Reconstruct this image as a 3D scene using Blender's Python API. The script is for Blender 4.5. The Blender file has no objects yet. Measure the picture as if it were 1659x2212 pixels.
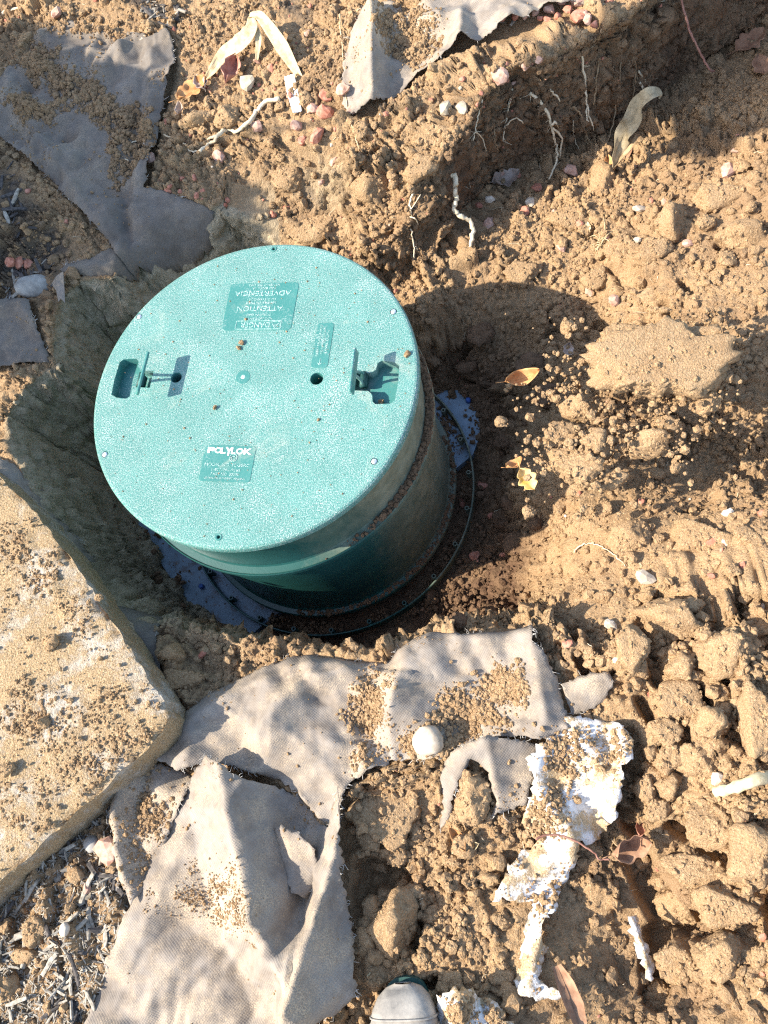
import bpy, math, random
import numpy as np
from mathutils import Matrix, Vector, noise as mnoise
from mathutils.geometry import delaunay_2d_cdt
R = math.radians
rng = np.random.default_rng(7)
random.seed(7)
scn = bpy.context.scene

# ------------------------------------------------------------------ camera
CX, CY, FPX = 829.5, 1106.0, 1690.0
dn = np.array([374.0, -623.0, -FPX]); dn /= np.linalg.norm(dn)
UP = -dn
AX = np.array([1.0, 0, 0]) - UP * UP[0]; AX /= np.linalg.norm(AX)
AY = np.cross(UP, AX)
CM = np.array([AX, AY, UP])
CAM = np.array([0.4757, -0.681, 1.134])
cd = bpy.data.cameras.new('camera'); cam = bpy.data.objects.new('camera', cd)
scn.collection.objects.link(cam)
m4 = Matrix.Identity(4)
for i in range(3):
    for j in range(3): m4[i][j] = CM[i, j]
    m4[i][3] = CAM[i]
cam.matrix_world = m4
cd.sensor_fit = 'AUTO'; cd.sensor_width = 36.0; cd.lens = 36.0 * FPX / 2212.0
cd.clip_start = 0.02; cd.clip_end = 500
scn.camera = cam

# ------------------------------------------------------------------ light
SUN_AZ, SUN_EL = R(15), R(40)           # heading of the light, height of the sun
ld = np.array([math.cos(SUN_AZ) * math.cos(SUN_EL), math.sin(SUN_AZ) * math.cos(SUN_EL), -math.sin(SUN_EL)])
sd = bpy.data.lights.new('sun', 'SUN'); sun = bpy.data.objects.new('sun', sd)
scn.collection.objects.link(sun)
sd.energy = 3.9; sd.angle = R(0.5); sd.color = (1.0, 0.93, 0.82)
sun.rotation_euler = Vector(ld).to_track_quat('-Z', 'Y').to_euler()
wd = bpy.data.worlds.new('World'); scn.world = wd; wd.use_nodes = True
wn = wd.node_tree.nodes; wl = wd.node_tree.links
sky = wn.new('ShaderNodeTexSky'); sky.sky_type = 'NISHITA'; sky.sun_disc = False
sky.sun_elevation = SUN_EL; sky.sun_rotation = math.atan2(-ld[0], -ld[1])
bg = wn['Background']; bg.inputs['Strength'].default_value = 0.15
wl.new(sky.outputs[0], bg.inputs[0])
vs = scn.view_settings; vs.view_transform = 'Standard'; vs.look = 'None'; vs.gamma = 1
vs.use_curve_mapping = False; vs.exposure = 1.6
scn.cycles.use_denoising = False; scn.cycles.filter_width = 1.25; scn.cycles.sample_clamp_indirect = 4
scn.cycles.max_bounces = 6; scn.cycles.diffuse_bounces = 3

# ------------------------------------------------------------------ helpers
col = scn.collection
def un(px, py, z):
    w = CM @ np.array([px - CX, CY - py, -FPX]); t = (z - CAM[2]) / w[2]
    return CAM + w * t
def A_(x, y): return (.5 * x, .5 * y)
def B_(x, y): return (768 + .537 * x, .537 * y)
def D_(x, y): return (823 + .504 * x, 494 + .504 * y)
def L_(x, y): return (.4215 * x, 548.6 + .4215 * y)
def S_(x, y): return (.5 * x, 1262 + .5 * y)
def R_(x, y): return (713 + .570 * x, 1316.6 + .570 * y)
def T_(x, y): return (1152 + .3055 * x, 1042.4 + .3055 * y)

def _h(ix, iy, s):
    with np.errstate(over='ignore'):
        a = (ix.astype(np.int64) * 374761393 + iy.astype(np.int64) * 668265263 + s * 1442695041) & 0xffffffff
        a = ((a ^ (a >> 13)) * 1274126177) & 0xffffffff
        a = ((a ^ (a >> 16)) * 2246822519) & 0xffffffff
        a = a ^ (a >> 15)
    return (a & 0xffffff) / float(0x1000000)
def vno(x, y, s=0):
    ix = np.floor(x).astype(np.int64); iy = np.floor(y).astype(np.int64)
    fx = x - ix; fy = y - iy
    fx = fx * fx * fx * (fx * (fx * 6 - 15) + 10); fy = fy * fy * fy * (fy * (fy * 6 - 15) + 10)
    a = _h(ix, iy, s); b = _h(ix + 1, iy, s); c = _h(ix, iy + 1, s); d = _h(ix + 1, iy + 1, s)
    return (a + (b - a) * fx) * (1 - fy) + (c + (d - c) * fx) * fy
def fbm(x, y, o=4, s=0, g=.5):
    t = 0; a = 1; n = 0
    for i in range(o):
        t = t + a * (vno(x, y, s + i * 17) * 2 - 1); n += a
        x, y = x * 1.93 + y * .57 + 3.1, y * 1.93 - x * .57 + 7.7; a *= g
    return t / n
def worley(x, y, s=0, tilt=False):
    ix = np.floor(x).astype(np.int64); iy = np.floor(y).astype(np.int64)
    f1 = np.full(np.shape(x), 9.0); f2 = f1.copy(); rid = np.zeros(np.shape(x)); tl = rid
    for dx in (-1, 0, 1):
        for dy in (-1, 0, 1):
            cx, cy = ix + dx, iy + dy
            px = cx + .5 + (_h(cx, cy, s) - .5) * .9; py = cy + .5 + (_h(cx, cy, s + 5) - .5) * .9
            d = np.hypot(px - x, py - y)
            n = d < f1
            f2 = np.where(n, f1, np.minimum(f2, d)); rid = np.where(n, _h(cx, cy, s + 9), rid); tl = np.where(n, (x - px) * (_h(cx, cy, s + 21) - .5) + (y - py) * (_h(cx, cy, s + 33) - .5), tl) if tilt else tl; f1 = np.where(n, d, f1)
    return (f1, f2, rid, tl) if tilt else (f1, f2, rid)
def sst(a, b, x):
    t = np.clip((x - a) / (b - a), 0, 1); return t * t * (3 - 2 * t)
def sdist(X, Y, poly, closed=True):
    """distance to a polyline and (closed) inside-positive sign; also side sign and parameter"""
    X = np.asarray(X, float); Y = np.asarray(Y, float)
    best = np.full(X.shape, 1e9); side = np.zeros(X.shape); par = np.zeros(X.shape); ins = np.zeros(X.shape, bool)
    n = len(poly); m = n if closed else n - 1
    for i in range(m):
        ax, ay = poly[i]; bx, by = poly[(i + 1) % n]
        ex, ey = bx - ax, by - ay; L2 = ex * ex + ey * ey + 1e-12
        t = np.clip(((X - ax) * ex + (Y - ay) * ey) / L2, 0, 1)
        d = np.hypot(X - ax - t * ex, Y - ay - t * ey)
        k = d < best
        best = np.where(k, d, best)
        if not closed:
            side = np.where(k, np.sign(ex * (Y - ay) - ey * (X - ax)), side); par = np.where(k, (i + t) / m, par)
        else:
            c = ((ay > Y) != (by > Y)) & (X < (bx - ax) * (Y - ay) / (by - ay + 1e-15) + ax)
            ins ^= c
    if closed: return np.where(ins, best, -best)
    return best, side, par
def poly_xy(pts, z): return [tuple(un(p[0], p[1], z)[:2]) for p in pts]

class TPS:
    def __init__(s, P):
        P = np.array(P, float); s.c = P[:, :2]; n = len(P)
        K = s.k(s.c[:, None, :] - s.c[None, :, :]) + np.eye(n) * 2e-3
        Q = np.c_[np.ones(n), s.c]
        M = np.block([[K, Q], [Q.T, np.zeros((3, 3))]])
        s.w = np.linalg.solve(M, np.r_[P[:, 2], 0, 0, 0])
    def k(s, d):
        r2 = (d ** 2).sum(-1); return r2 * np.log(r2 + 1e-9) * .5
    def __call__(s, x, y):
        sh = np.shape(x); x = np.clip(np.ravel(x), -1.15, 1.3); y = np.clip(np.ravel(y), -1.15, 1.7); out = np.empty(len(x))
        for i in range(0, len(x), 60000):
            p = np.c_[x[i:i + 60000], y[i:i + 60000]]
            out[i:i + 60000] = s.k(p[:, None, :] - s.c[None]) @ s.w[:-3] + s.w[-3] + p @ s.w[-2:]
        return np.clip(out.reshape(sh), -.56, .05)

class MB:
    def __init__(s): s.v = []; s.f = []; s.sm = []; s.n = 0
    def add(s, v, f, smooth=False):
        v = np.asarray(v, float).reshape(-1, 3); s.v.append(v)
        for q in f: s.f.append(tuple(int(i) + s.n for i in q)); s.sm.append(smooth)
        s.n += len(v); return s
    def mesh(s, name, m=None):
        me = bpy.data.meshes.new(name)
        V = np.concatenate(s.v) if s.v else np.zeros((0, 3))
        me.from_pydata(V.tolist(), [], s.f); me.polygons.foreach_set('use_smooth', s.sm)
        if m: me.materials.append(m)
        me.update(); return me
    def build(s, name, m, parent=None):
        return link(name, s.mesh(name, m), parent)
def link(name, me, parent=None, loc=None):
    o = bpy.data.objects.new(name, me); col.objects.link(o)
    if parent is not None: o.parent = parent
    if loc is not None: o.location = loc
    return o
def tag(o, label=None, cat=None, group=None, kind=None):
    if label: o['label'] = label
    if cat: o['category'] = cat
    if group: o['group'] = group
    if kind: o['kind'] = kind
    return o
def empty(name, loc=(0, 0, 0), rz=0):
    o = bpy.data.objects.new(name, None); col.objects.link(o); o.location = loc; o.rotation_euler.z = rz; o.empty_display_size = .05
    return o

def lathe(mb, prof, n=128, a0=0, a1=2 * math.pi, smooth=True, c=(0, 0)):
    th = np.linspace(a0, a1, n, endpoint=False) if abs(a1 - a0 - 2 * math.pi) < 1e-6 else np.linspace(a0, a1, n)
    full = abs(a1 - a0 - 2 * math.pi) < 1e-6
    V = []; F = []
    segs = list(zip(prof[:-1], prof[1:]))
    k = 0
    for (r0, z0), (r1, z1) in segs:
        for r, z in ((r0, z0), (r1, z1)):
            V += [(c[0] + r * math.cos(t), c[1] + r * math.sin(t), z) for t in th]
        for i in range(n if full else n - 1):
            j = (i + 1) % n
            F.append((k + i, k + j, k + n + j, k + n + i))
        k += 2 * n
    mb.add(V, F, smooth)
def rbox(mb, c, ax, h, b=.001):
    c = np.array(c, float); ax = [np.array(a, float) / np.linalg.norm(a) for a in ax]
    V = []; idx = {}
    for sx in (-1, 1):
        for sy in (-1, 1):
            for sz in (-1, 1):
                for k in range(3):
                    e = [h[0] - b, h[1] - b, h[2] - b]; e[k] = h[k]
                    idx[(sx, sy, sz, k)] = len(V)
                    V.append(c + ax[0] * sx * e[0] + ax[1] * sy * e[1] + ax[2] * sz * e[2])
    F = []; S = (-1, 1)
    for k in range(3):
        for s in S:
            o = [i for i in range(3) if i != k]; q = []
            for a, b2 in ((-1, -1), (1, -1), (1, 1), (-1, 1)):
                t = [0, 0, 0]; t[k] = s; t[o[0]] = a; t[o[1]] = b2; q.append(idx[(*t, k)])
            F.append(q if (s > 0) == (k != 1) else q[::-1])
    for k in range(3):
        o = [i for i in range(3) if i != k]
        for a in S:
            for b2 in S:
                t0 = [0, 0, 0]; t0[o[0]] = a; t0[o[1]] = b2; t1 = list(t0); t0[k] = -1; t1[k] = 1
                F.append((idx[(*t0, o[0])], idx[(*t1, o[0])], idx[(*t1, o[1])], idx[(*t0, o[1])]))
    for sx in S:
        for sy in S:
            for sz in S: F.append(tuple(idx[(sx, sy, sz, k)] for k in range(3)))
    mb.add(V, F, False)
def tube(mb, pts, r0, r1=None, ns=6, smooth=True, wob=0, sub=1):
    P = np.array(pts, float)
    if sub > 1:                                    # Catmull-Rom
        Q = []
        E = np.r_[[2 * P[0] - P[1]], P, [2 * P[-1] - P[-2]]]
        for i in range(1, len(E) - 2):
            for t in np.linspace(0, 1, sub, endpoint=False):
                a, b, c, d = E[i - 1], E[i], E[i + 1], E[i + 2]
                Q.append(.5 * (2 * b + (c - a) * t + (2 * a - 5 * b + 4 * c - d) * t * t + (3 * b - a - 3 * c + d) * t ** 3))
        P = np.array(Q + [P[-1]])
    if wob: P[1:-1] += rng.normal(0, wob, P[1:-1].shape)
    n = len(P); r1 = r0 if r1 is None else r1
    V = []; F = []
    for i in range(n):
        d = P[min(i + 1, n - 1)] - P[max(i - 1, 0)]; d /= np.linalg.norm(d) + 1e-12
        u = np.cross(d, (0.31, .2, .93)); u /= np.linalg.norm(u) + 1e-9; w = np.cross(d, u)
        r = r0 + (r1 - r0) * i / (n - 1); r *= 1 + (rng.uniform(-.18, .18) if wob else 0)
        for k in range(ns):
            a = 2 * math.pi * k / ns; V.append(P[i] + r * (math.cos(a) * u + math.sin(a) * w))
    for i in range(n - 1):
        for k in range(ns):
            l = (k + 1) % ns; F.append((i * ns + k, i * ns + l, (i + 1) * ns + l, (i + 1) * ns + k))
    F.append(tuple(range(ns))[::-1]); F.append(tuple((n - 1) * ns + k for k in range(ns)))
    mb.add(V, F, smooth)

def ico(sub):
    import bmesh
    bm = bmesh.new(); bmesh.ops.create_icosphere(bm, subdivisions=sub, radius=1)
    V = np.array([v.co[:] for v in bm.verts]); F = [tuple(v.index for v in f.verts) for f in bm.faces]; bm.free()
    return V, F

# ------------------------------------------------------------------ materials
class NT:
    def __init__(s, name):
        s.m = bpy.data.materials.new(name); s.m.use_nodes = True
        s.t = s.m.node_tree; s.b = s.t.nodes['Principled BSDF']; s.co = None
    def n(s, t, **k):
        o = s.t.nodes.new(t)
        for a, v in k.items(): setattr(o, a, v)
        return o
    def l(s, a, b): s.t.links.new(a, b)
    def coord(s):
        if not s.co: s.co = s.n('ShaderNodeNewGeometry').outputs['Position']
        return s.co
    def noise(s, scale, detail=4, rough=.55, dist=0, co=None):
        o = s.n('ShaderNodeTexNoise'); o.inputs['Scale'].default_value = scale; o.inputs['Detail'].default_value = detail
        o.inputs['Roughness'].default_value = rough; o.inputs['Distortion'].default_value = dist
        s.l(co or s.coord(), o.inputs['Vector']); return o.outputs['Fac']
    def ramp(s, fac, stops):
        o = s.n('ShaderNodeValToRGB'); e = o.color_ramp.elements
        e[0].position, e[0].color = stops[0][0], c4(stops[0][1]); e[1].position, e[1].color = stops[-1][0], c4(stops[-1][1])
        for p, c in stops[1:-1]:
            q = e.new(p); q.color = c4(c)
        s.l(fac, o.inputs[0]); return o.outputs[0]
    def mix(s, f, a, b, mode='MIX'):
        o = s.n('ShaderNodeMix', data_type='RGBA', blend_type=mode)
        s.set(o.inputs[0], f); s.set(o.inputs[6], a); s.set(o.inputs[7], b); return o.outputs[2]
    def math(s, op, a, b=0.0):
        o = s.n('ShaderNodeMath', operation=op); s.set(o.inputs[0], a); s.set(o.inputs[1], b); return o.outputs[0]
    def set(s, i, v):
        if hasattr(v, 'links'): s.l(v, i)
        elif isinstance(v, (tuple, list)): i.default_value = c4(v)
        else: i.default_value = v
    def bump(s, h, strength=.5, dist=.002, nrm=None):
        o = s.n('ShaderNodeBump'); o.inputs['Strength'].default_value = strength; o.inputs['Distance'].default_value = dist
        s.l(h, o.inputs['Height'])
        if nrm: s.l(nrm, o.inputs['Normal'])
        s.l(o.outputs[0], s.b.inputs['Normal']); return o.outputs[0]
    def out(s, colr, rough=.9, spec=.2):
        s.set(s.b.inputs['Base Color'], colr); s.set(s.b.inputs['Roughness'], rough); s.b.inputs['Specular IOR Level'].default_value = spec
        return s.m
def c4(c): return (c, c, c, 1) if isinstance(c, (int, float)) else tuple(c[:3]) + (1,)

def soil(name, attr=None, moist=0.0):
    t = NT(name)
    dry = t.ramp(t.noise(23, 5, .6), [(.3, (.290, .174, .086)), (.5, (.372, .236, .121)), (.7, (.45, .30, .163))])
    f = t.noise(420, 3, .6)
    dry = t.mix(.55, dry, t.ramp(f, [(.3, (.21, .122, .058)), (.5, (.372, .242, .127)), (.72, (.58, .425, .262))]))
    wet_and_shade = t.ramp(t.noise(60, 4, .6), [(.3, (.10, .058, .034)), (.7, (.185, .108, .064))])  # moist soil tone, which also carries the painted bank shade
    if attr:
        a = t.n('ShaderNodeAttribute', attribute_name='zone', attribute_type=attr)
        sp = t.n('ShaderNodeSeparateColor'); t.l(a.outputs['Color'], sp.inputs[0])
        cl = t.ramp(t.noise(35, 5, .65), [(.3, (.33, .255, .155)), (.55, (.43, .345, .22)), (.75, (.52, .43, .29))])
        cl = t.mix(.5, cl, t.ramp(t.noise(190, 5, .7), [(.32, (.19, .135, .072)), (.5, (.37, .29, .18)), (.7, (.53, .44, .30))]))
        mu = t.ramp(t.noise(180, 4, .6), [(.3, (.035, .03, .027)), (.6, (.10, .085, .07)), (.8, (.2, .165, .12))])
        c = t.mix(sp.outputs[0], dry, wet_and_shade); c = t.mix(sp.outputs[1], c, cl); c = t.mix(sp.outputs[2], c, mu)
    else: c = t.mix(moist, dry, wet_and_shade)
    t.bump(t.math('ADD', t.noise(700, 3, .7), t.math('MULTIPLY', t.noise(230, 3, .65), 2.2)), .85, .003)
    return t.out(c, .95, .12)
M = {}
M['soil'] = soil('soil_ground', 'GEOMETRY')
M['crumb'] = soil('soil_crumb', 'INSTANCER')
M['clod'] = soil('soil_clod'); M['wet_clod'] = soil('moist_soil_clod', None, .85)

def plain(name, c0, c1, scale=60, rough=.9, bs=.4, bd=.001, bscale=400, spec=.25):
    t = NT(name); c = t.ramp(t.noise(scale, 5, .6), [(.32, c0), (.68, c1)])
    t.bump(t.noise(bscale, 3, .6), bs, bd); return t.out(c, rough, spec)
M['red_stone'] = plain('red_stone', (.31, .105, .06), (.50, .24, .16), 110)
M['pink_stone'] = plain('pale_pink_stone', (.36, .19, .125), (.54, .36, .27), 110)
M['tan_stone'] = plain('tan_stone', (.36, .28, .18), (.55, .46, .33), 60)
M['white_stone'] = plain('white_stone', (.33, .25, .165), (.62, .54, .43), 30)
M['grey_stone'] = plain('grey_stone', (.22, .20, .17), (.38, .35, .30), 60)
M['chip'] = plain('weathered_wood', (.15, .128, .098), (.44, .385, .30), 140, bscale=250)
M['chip_dark'] = plain('dark_wood', (.03, .028, .026), (.12, .10, .085), 120)
M['root'] = plain('pale_root', (.55, .43, .26), (.78, .66, .46), 90)
M['root_dark'] = plain('brown_root', (.22, .14, .07), (.42, .30, .17), 90)
M['twig'] = plain('red_twig', (.18, .075, .05), (.33, .17, .12), 90)
M['straw'] = plain('dry_straw', (.42, .32, .165), (.66, .54, .33), 90)
M['orange_leaf'] = plain('orange_leaf', (.36, .15, .05), (.58, .33, .14), 50)
M['yellow_leaf'] = plain('yellow_leaf', (.50, .30, .06), (.66, .46, .22), 60)
M['brown_leaf'] = plain('brown_leaf', (.20, .10, .055), (.38, .22, .13), 50)
M['red_leaf'] = plain('red_brown_leaf', (.30, .11, .07), (.50, .26, .18), 50)
M['grey_leaf'] = plain('grey_brown_leaf', (.26, .19, .14), (.46, .36, .29), 50)
M['fibre'] = plain('frayed_fibre', (.55, .50, .43), (.75, .70, .62), 60)
M['steel'] = plain('zinc_screw', (.55, .55, .58), (.75, .75, .78), 200, .35); M['steel'].node_tree.nodes['Principled BSDF'].inputs['Metallic'].default_value = .8
M['blue_bolt'] = plain('blue_bolt', (.03, .08, .25), (.05, .12, .36), 100, .4)
M['dry_corn'] = plain('dry_corn_leaf', (.24, .185, .105), (.42, .34, .21), 70)
M['clear_film'] = plain('cloudy_film', (.55, .55, .52), (.72, .72, .70), 60, .35)
M['leaf_green'] = plain('shrub_leaf', (.03, .07, .02), (.07, .12, .04), 60, .6)
M['boot'] = None

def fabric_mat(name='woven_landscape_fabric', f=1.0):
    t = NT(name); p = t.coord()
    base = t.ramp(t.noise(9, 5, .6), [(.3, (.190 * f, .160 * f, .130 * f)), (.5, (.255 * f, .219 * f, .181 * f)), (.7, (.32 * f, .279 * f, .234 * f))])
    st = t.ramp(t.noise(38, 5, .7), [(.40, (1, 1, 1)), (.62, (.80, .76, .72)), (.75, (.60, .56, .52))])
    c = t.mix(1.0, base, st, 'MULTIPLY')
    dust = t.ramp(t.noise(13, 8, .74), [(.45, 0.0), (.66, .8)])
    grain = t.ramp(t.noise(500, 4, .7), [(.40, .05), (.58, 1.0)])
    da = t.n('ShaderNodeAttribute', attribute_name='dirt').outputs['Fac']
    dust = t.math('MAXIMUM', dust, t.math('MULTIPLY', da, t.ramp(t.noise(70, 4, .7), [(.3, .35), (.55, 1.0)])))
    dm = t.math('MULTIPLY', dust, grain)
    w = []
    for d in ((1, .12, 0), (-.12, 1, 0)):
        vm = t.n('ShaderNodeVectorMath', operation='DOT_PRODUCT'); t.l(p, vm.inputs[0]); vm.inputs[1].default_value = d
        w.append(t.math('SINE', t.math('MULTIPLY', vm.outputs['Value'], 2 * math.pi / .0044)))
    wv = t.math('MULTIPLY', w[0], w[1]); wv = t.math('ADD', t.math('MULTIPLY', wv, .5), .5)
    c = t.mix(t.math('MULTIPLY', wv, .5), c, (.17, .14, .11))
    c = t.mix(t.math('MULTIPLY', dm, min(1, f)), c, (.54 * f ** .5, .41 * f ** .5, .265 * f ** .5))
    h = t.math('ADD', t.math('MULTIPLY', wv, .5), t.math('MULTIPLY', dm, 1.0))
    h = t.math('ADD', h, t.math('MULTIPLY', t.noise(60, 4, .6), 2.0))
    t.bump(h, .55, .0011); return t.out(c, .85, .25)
M['fabric'] = fabric_mat(); M['shade_fabric'] = fabric_mat('stained_shade_fabric', .62)  # second, darker stained copy has shade put into its colour for the shadowed sheets

def slab_mat():
    t = NT('dirty_concrete')
    con = t.ramp(t.noise(70, 5, .65), [(.3, (.46, .42, .35)), (.7, (.70, .66, .58))])
    d = t.ramp(t.noise(11, 8, .76), [(.50, 1.0), (.68, .15)])
    soilc = t.ramp(t.noise(380, 3, .6), [(.3, (.27, .175, .088)), (.5, (.42, .29, .155)), (.7, (.60, .46, .29))])
    c = t.mix(d, con, soilc)
    h = t.math('ADD', t.math('MULTIPLY', d, t.math('ADD', t.noise(260, 4, .7), t.noise(110, 4, .7))), t.math('MULTIPLY', t.noise(900, 2), .2))
    t.bump(h, 1.0, .007); return t.out(c, .92, .15)
M['slab'] = slab_mat()

def plastic_sheet_mat():
    t = NT('dirty_white_plastic')
    w = t.ramp(t.noise(30, 4, .6), [(.3, (.54, .50, .44)), (.7, (.76, .73, .68))])
    d = t.ramp(t.noise(20, 7, .72), [(.455, 0.0), (.54, 1.0)])
    s = t.ramp(t.noise(380, 3, .6), [(.3, (.26, .17, .085)), (.55, (.42, .30, .165)), (.75, (.58, .45, .28))])
    t.bump(t.math('ADD', t.math('MULTIPLY', t.noise(40, 4), 1.0), t.math('MULTIPLY', d, t.noise(350, 3, .7))), .6, .004)
    return t.out(t.mix(d, w, s), .45, .4)
M['sheet'] = plastic_sheet_mat()

def lid_mat(name, pebble=True):
    t = NT(name)
    g = t.ramp(t.noise(12, 3, .5), [(.3, (.046, .188, .158)), (.7, (.068, .235, .198))] if pebble else [(.3, (.030, .150, .130)), (.7, (.042, .178, .154))])
    dm = t.ramp(t.noise(9, 7, .75), [(.50, 0.0), (.74, .7)])
    fl = t.ramp(t.noise(430, 3, .65), [(.48, 0.0), (.62, 1.0)])
    f2 = t.math('MULTIPLY', fl, t.math('ADD', t.math('MULTIPLY', dm, 1.0), .30 if pebble else .05))  # pale flecks: settled dust plus glints put into the colour
    c = t.mix(f2, g, (.66, .65, .60))
    sm = t.ramp(t.noise(7, 5, .7, 1.2), [(.57, 0.0), (.74, .5)]); c = t.mix(t.math('MULTIPLY', sm, t.ramp(t.noise(700, 2, .6), [(.4, .2), (.6, 1.0)])), c, (.58, .50, .38))
    if pebble:
        h = t.math('ADD', t.noise(620, 2, .5), t.math('MULTIPLY', t.noise(1500, 1), .35))
        t.bump(h, .95, .0022); return t.out(c, .36, .55)
    t.bump(t.noise(90, 3), .12, .001); return t.out(c, .42, .4)
M['lid'] = lid_mat('pebbled_green_plastic'); M['smooth'] = lid_mat('smooth_green_plastic', False)
def letter_mat():
    t = NT('dusty_raised_letter'); c = t.mix(t.ramp(t.noise(500, 3, .6), [(.40, 0.0), (.62, .75)]), (.05, .24, .20), (.66, .68, .62))
    t.bump(t.noise(700, 2), .4, .001); return t.out(c, .45, .45)
M['letter'] = letter_mat(); M['logo'] = plain('dusty_logo_letter', (.40, .50, .46), (.70, .72, .66), 500, .5)
def ring_mat(name, dust):
    t = NT(name); p = t.coord()
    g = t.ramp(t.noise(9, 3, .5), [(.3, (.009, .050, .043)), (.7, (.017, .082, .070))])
    mp = t.n('ShaderNodeMapping'); t.l(p, mp.inputs[0]); mp.inputs['Scale'].default_value = (1, 1, .5)
    sx = t.n('ShaderNodeSeparateXYZ'); t.l(p, sx.inputs[0])
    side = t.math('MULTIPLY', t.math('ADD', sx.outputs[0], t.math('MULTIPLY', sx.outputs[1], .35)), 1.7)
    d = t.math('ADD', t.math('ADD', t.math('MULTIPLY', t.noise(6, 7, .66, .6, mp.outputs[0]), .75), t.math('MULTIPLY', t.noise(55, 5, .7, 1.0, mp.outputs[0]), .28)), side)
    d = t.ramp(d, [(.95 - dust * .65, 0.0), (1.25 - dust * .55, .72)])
    f = t.ramp(t.noise(300, 3, .7), [(.3, .7), (.6, 1.0)])
    c = t.mix(t.math('MULTIPLY', d, f), g, t.ramp(t.noise(40, 4), [(.35, (.17, .15, .088)), (.65, (.27, .25, .165))]))
    t.bump(t.noise(300, 3), .15, .001); return t.out(c, t.math('ADD', t.math('MULTIPLY', d, .4), .36), .45)
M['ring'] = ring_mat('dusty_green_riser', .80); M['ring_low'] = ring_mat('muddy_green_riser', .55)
def blue_mat():
    t = NT('grey_blue_adapter_plastic')
    g = t.ramp(t.noise(30, 5, .6), [(.3, (.15, .205, .245)), (.7, (.23, .295, .345))])
    d = t.ramp(t.noise(28, 6, .75), [(.54, 0.0), (.66, .9)])
    sp = t.ramp(t.noise(170, 2, .5), [(.66, 0.0), (.70, 1.0)])
    c = t.mix(t.math('MAXIMUM', d, sp), g, (.115, .07, .045)); t.bump(t.noise(250, 3), .25, .001); return t.out(c, .5, .35)
M['blue'] = blue_mat()
M['dark_plastic'] = plain('dark_green_plastic', (.010, .04, .034), (.02, .065, .055), 60, .5)
def boot_mat():
    t = NT('dusty_black_rubber')
    d = t.ramp(t.noise(26, 6, .65), [(.35, .35), (.68, 1.0)])
    t.bump(t.noise(300, 3), .25, .001)
    return t.out(t.mix(d, (.05, .05, .052), (.40, .36, .30)), .6, .35)
M['boot'] = boot_mat()
M['trouser'] = plain('grey_denim', (.07, .08, .10), (.11, .12, .15), 200)

# ------------------------------------------------------------------ terrain shape
Gp = [(0,0,-.10),(300,50,-.10),(600,50,-.105),(600,250,-.11),(900,150,-.09),(1250,60,-.075),(1659,-80,-.08),(1100,160,-.082),(100,300,-.12),(300,350,-.13),
 (450,350,-.14),(480,420,-.16),(0,600,-.14),(250,560,-.15),(60,720,-.15),(0,900,-.16),(100,1150,-.16),(250,1400,-.165),(150,1500,-.16),
 (0,1300,-.155),(100,1900,-.15),(0,2200,-.14),(300,2100,-.145),(400,1500,-.175),(550,1450,-.175),(650,1420,-.175),(800,1450,-.165),(1000,1400,-.17),
 (1150,1400,-.18),(600,1700,-.155),(700,2100,-.155),(900,1700,-.17),(850,1850,-.19),(900,2150,-.155),(1200,1700,-.17),(1200,2100,-.165),
 (1390,1880,-.215),(1410,2040,-.225),(1550,2150,-.16),(1659,1800,-.13),(1500,1600,-.15),(1300,1500,-.17),(1659,1500,-.13),(600,420,-.20),
 (700,460,-.23),(520,400,-.17),(850,380,-.17),(750,350,-.14),(1000,2212,-.15),(780,430,-.2)]
Ep = [(350,1250,-.545),(450,1400,-.545),(700,1420,-.54),(300,1000,-.545),(180,900,-.50),(300,620,-.42),(430,530,-.40),(600,510,-.36),(1000,1250,-.515),(900,1370,-.53),
 (1050,1000,-.535),(1080,1150,-.515),(1130,1300,-.48),(960,850,-.54),(990,770,-.49),(870,600,-.33),(760,530,-.34),(950,600,-.325),(930,660,-.325),
 (1050,720,-.42),(1080,830,-.46),(1120,700,-.40),(1200,750,-.40),(1300,690,-.375),(1110,590,-.355),(1250,550,-.34),(1000,500,-.33),(1150,400,-.36),(1060,400,-.37),(1200,330,-.38),
 (1330,330,-.385),(1500,200,-.39),(1659,120,-.37),(1800,-50,-.37),(1450,450,-.30),(1600,380,-.27),(1659,300,-.255),(1550,600,-.26),(1659,700,-.23),(1400,620,-.285),
 (1350,850,-.285),(1450,780,-.275),(1550,850,-.275),(1250,930,-.32),(1180,1000,-.34),(1300,1000,-.29),(1659,920,-.335),(1570,980,-.36),(1450,1050,-.31),(1500,960,-.35),
 (1220,1120,-.30),(1200,1300,-.27),(1190,1400,-.20),(1400,1200,-.215),(1500,1300,-.18),(1659,1150,-.175),(1659,1400,-.145),(1350,1400,-.18),(1190,880,-.37)]
Gt = TPS([(*un(*p)[:2], p[2]) for p in Gp]); Et = TPS([(*un(*p)[:2], p[2]) for p in Ep])
RIM = [(2000,-420),(1659,-190),(1500,-75),(1404,-8),(1345,45),(1290,85),(1230,112),(1150,150),(1060,190),(1000,235),(960,290),(905,360),(845,420),(770,470),(690,500),
 (620,500),(585,478),(540,452),(480,432),(420,470),(330,520),(275,555),(240,600),(170,610),(135,640),(112,700),(104,785),(50,835),(10,905),(22,953),(72,1080),
 (126,1189),(200,1275),(262,1315),(330,1335),(390,1372),(460,1394),(560,1404),(640,1407),(700,1412),(830,1422),(872,1396),(930,1372),(1040,1380),(1145,1372),(1180,1410),
 (1300,1480),(1500,1500),(1800,1480),(2300,1200),(2300,200)]
RXY = poly_xy(RIM, -.155)
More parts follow.
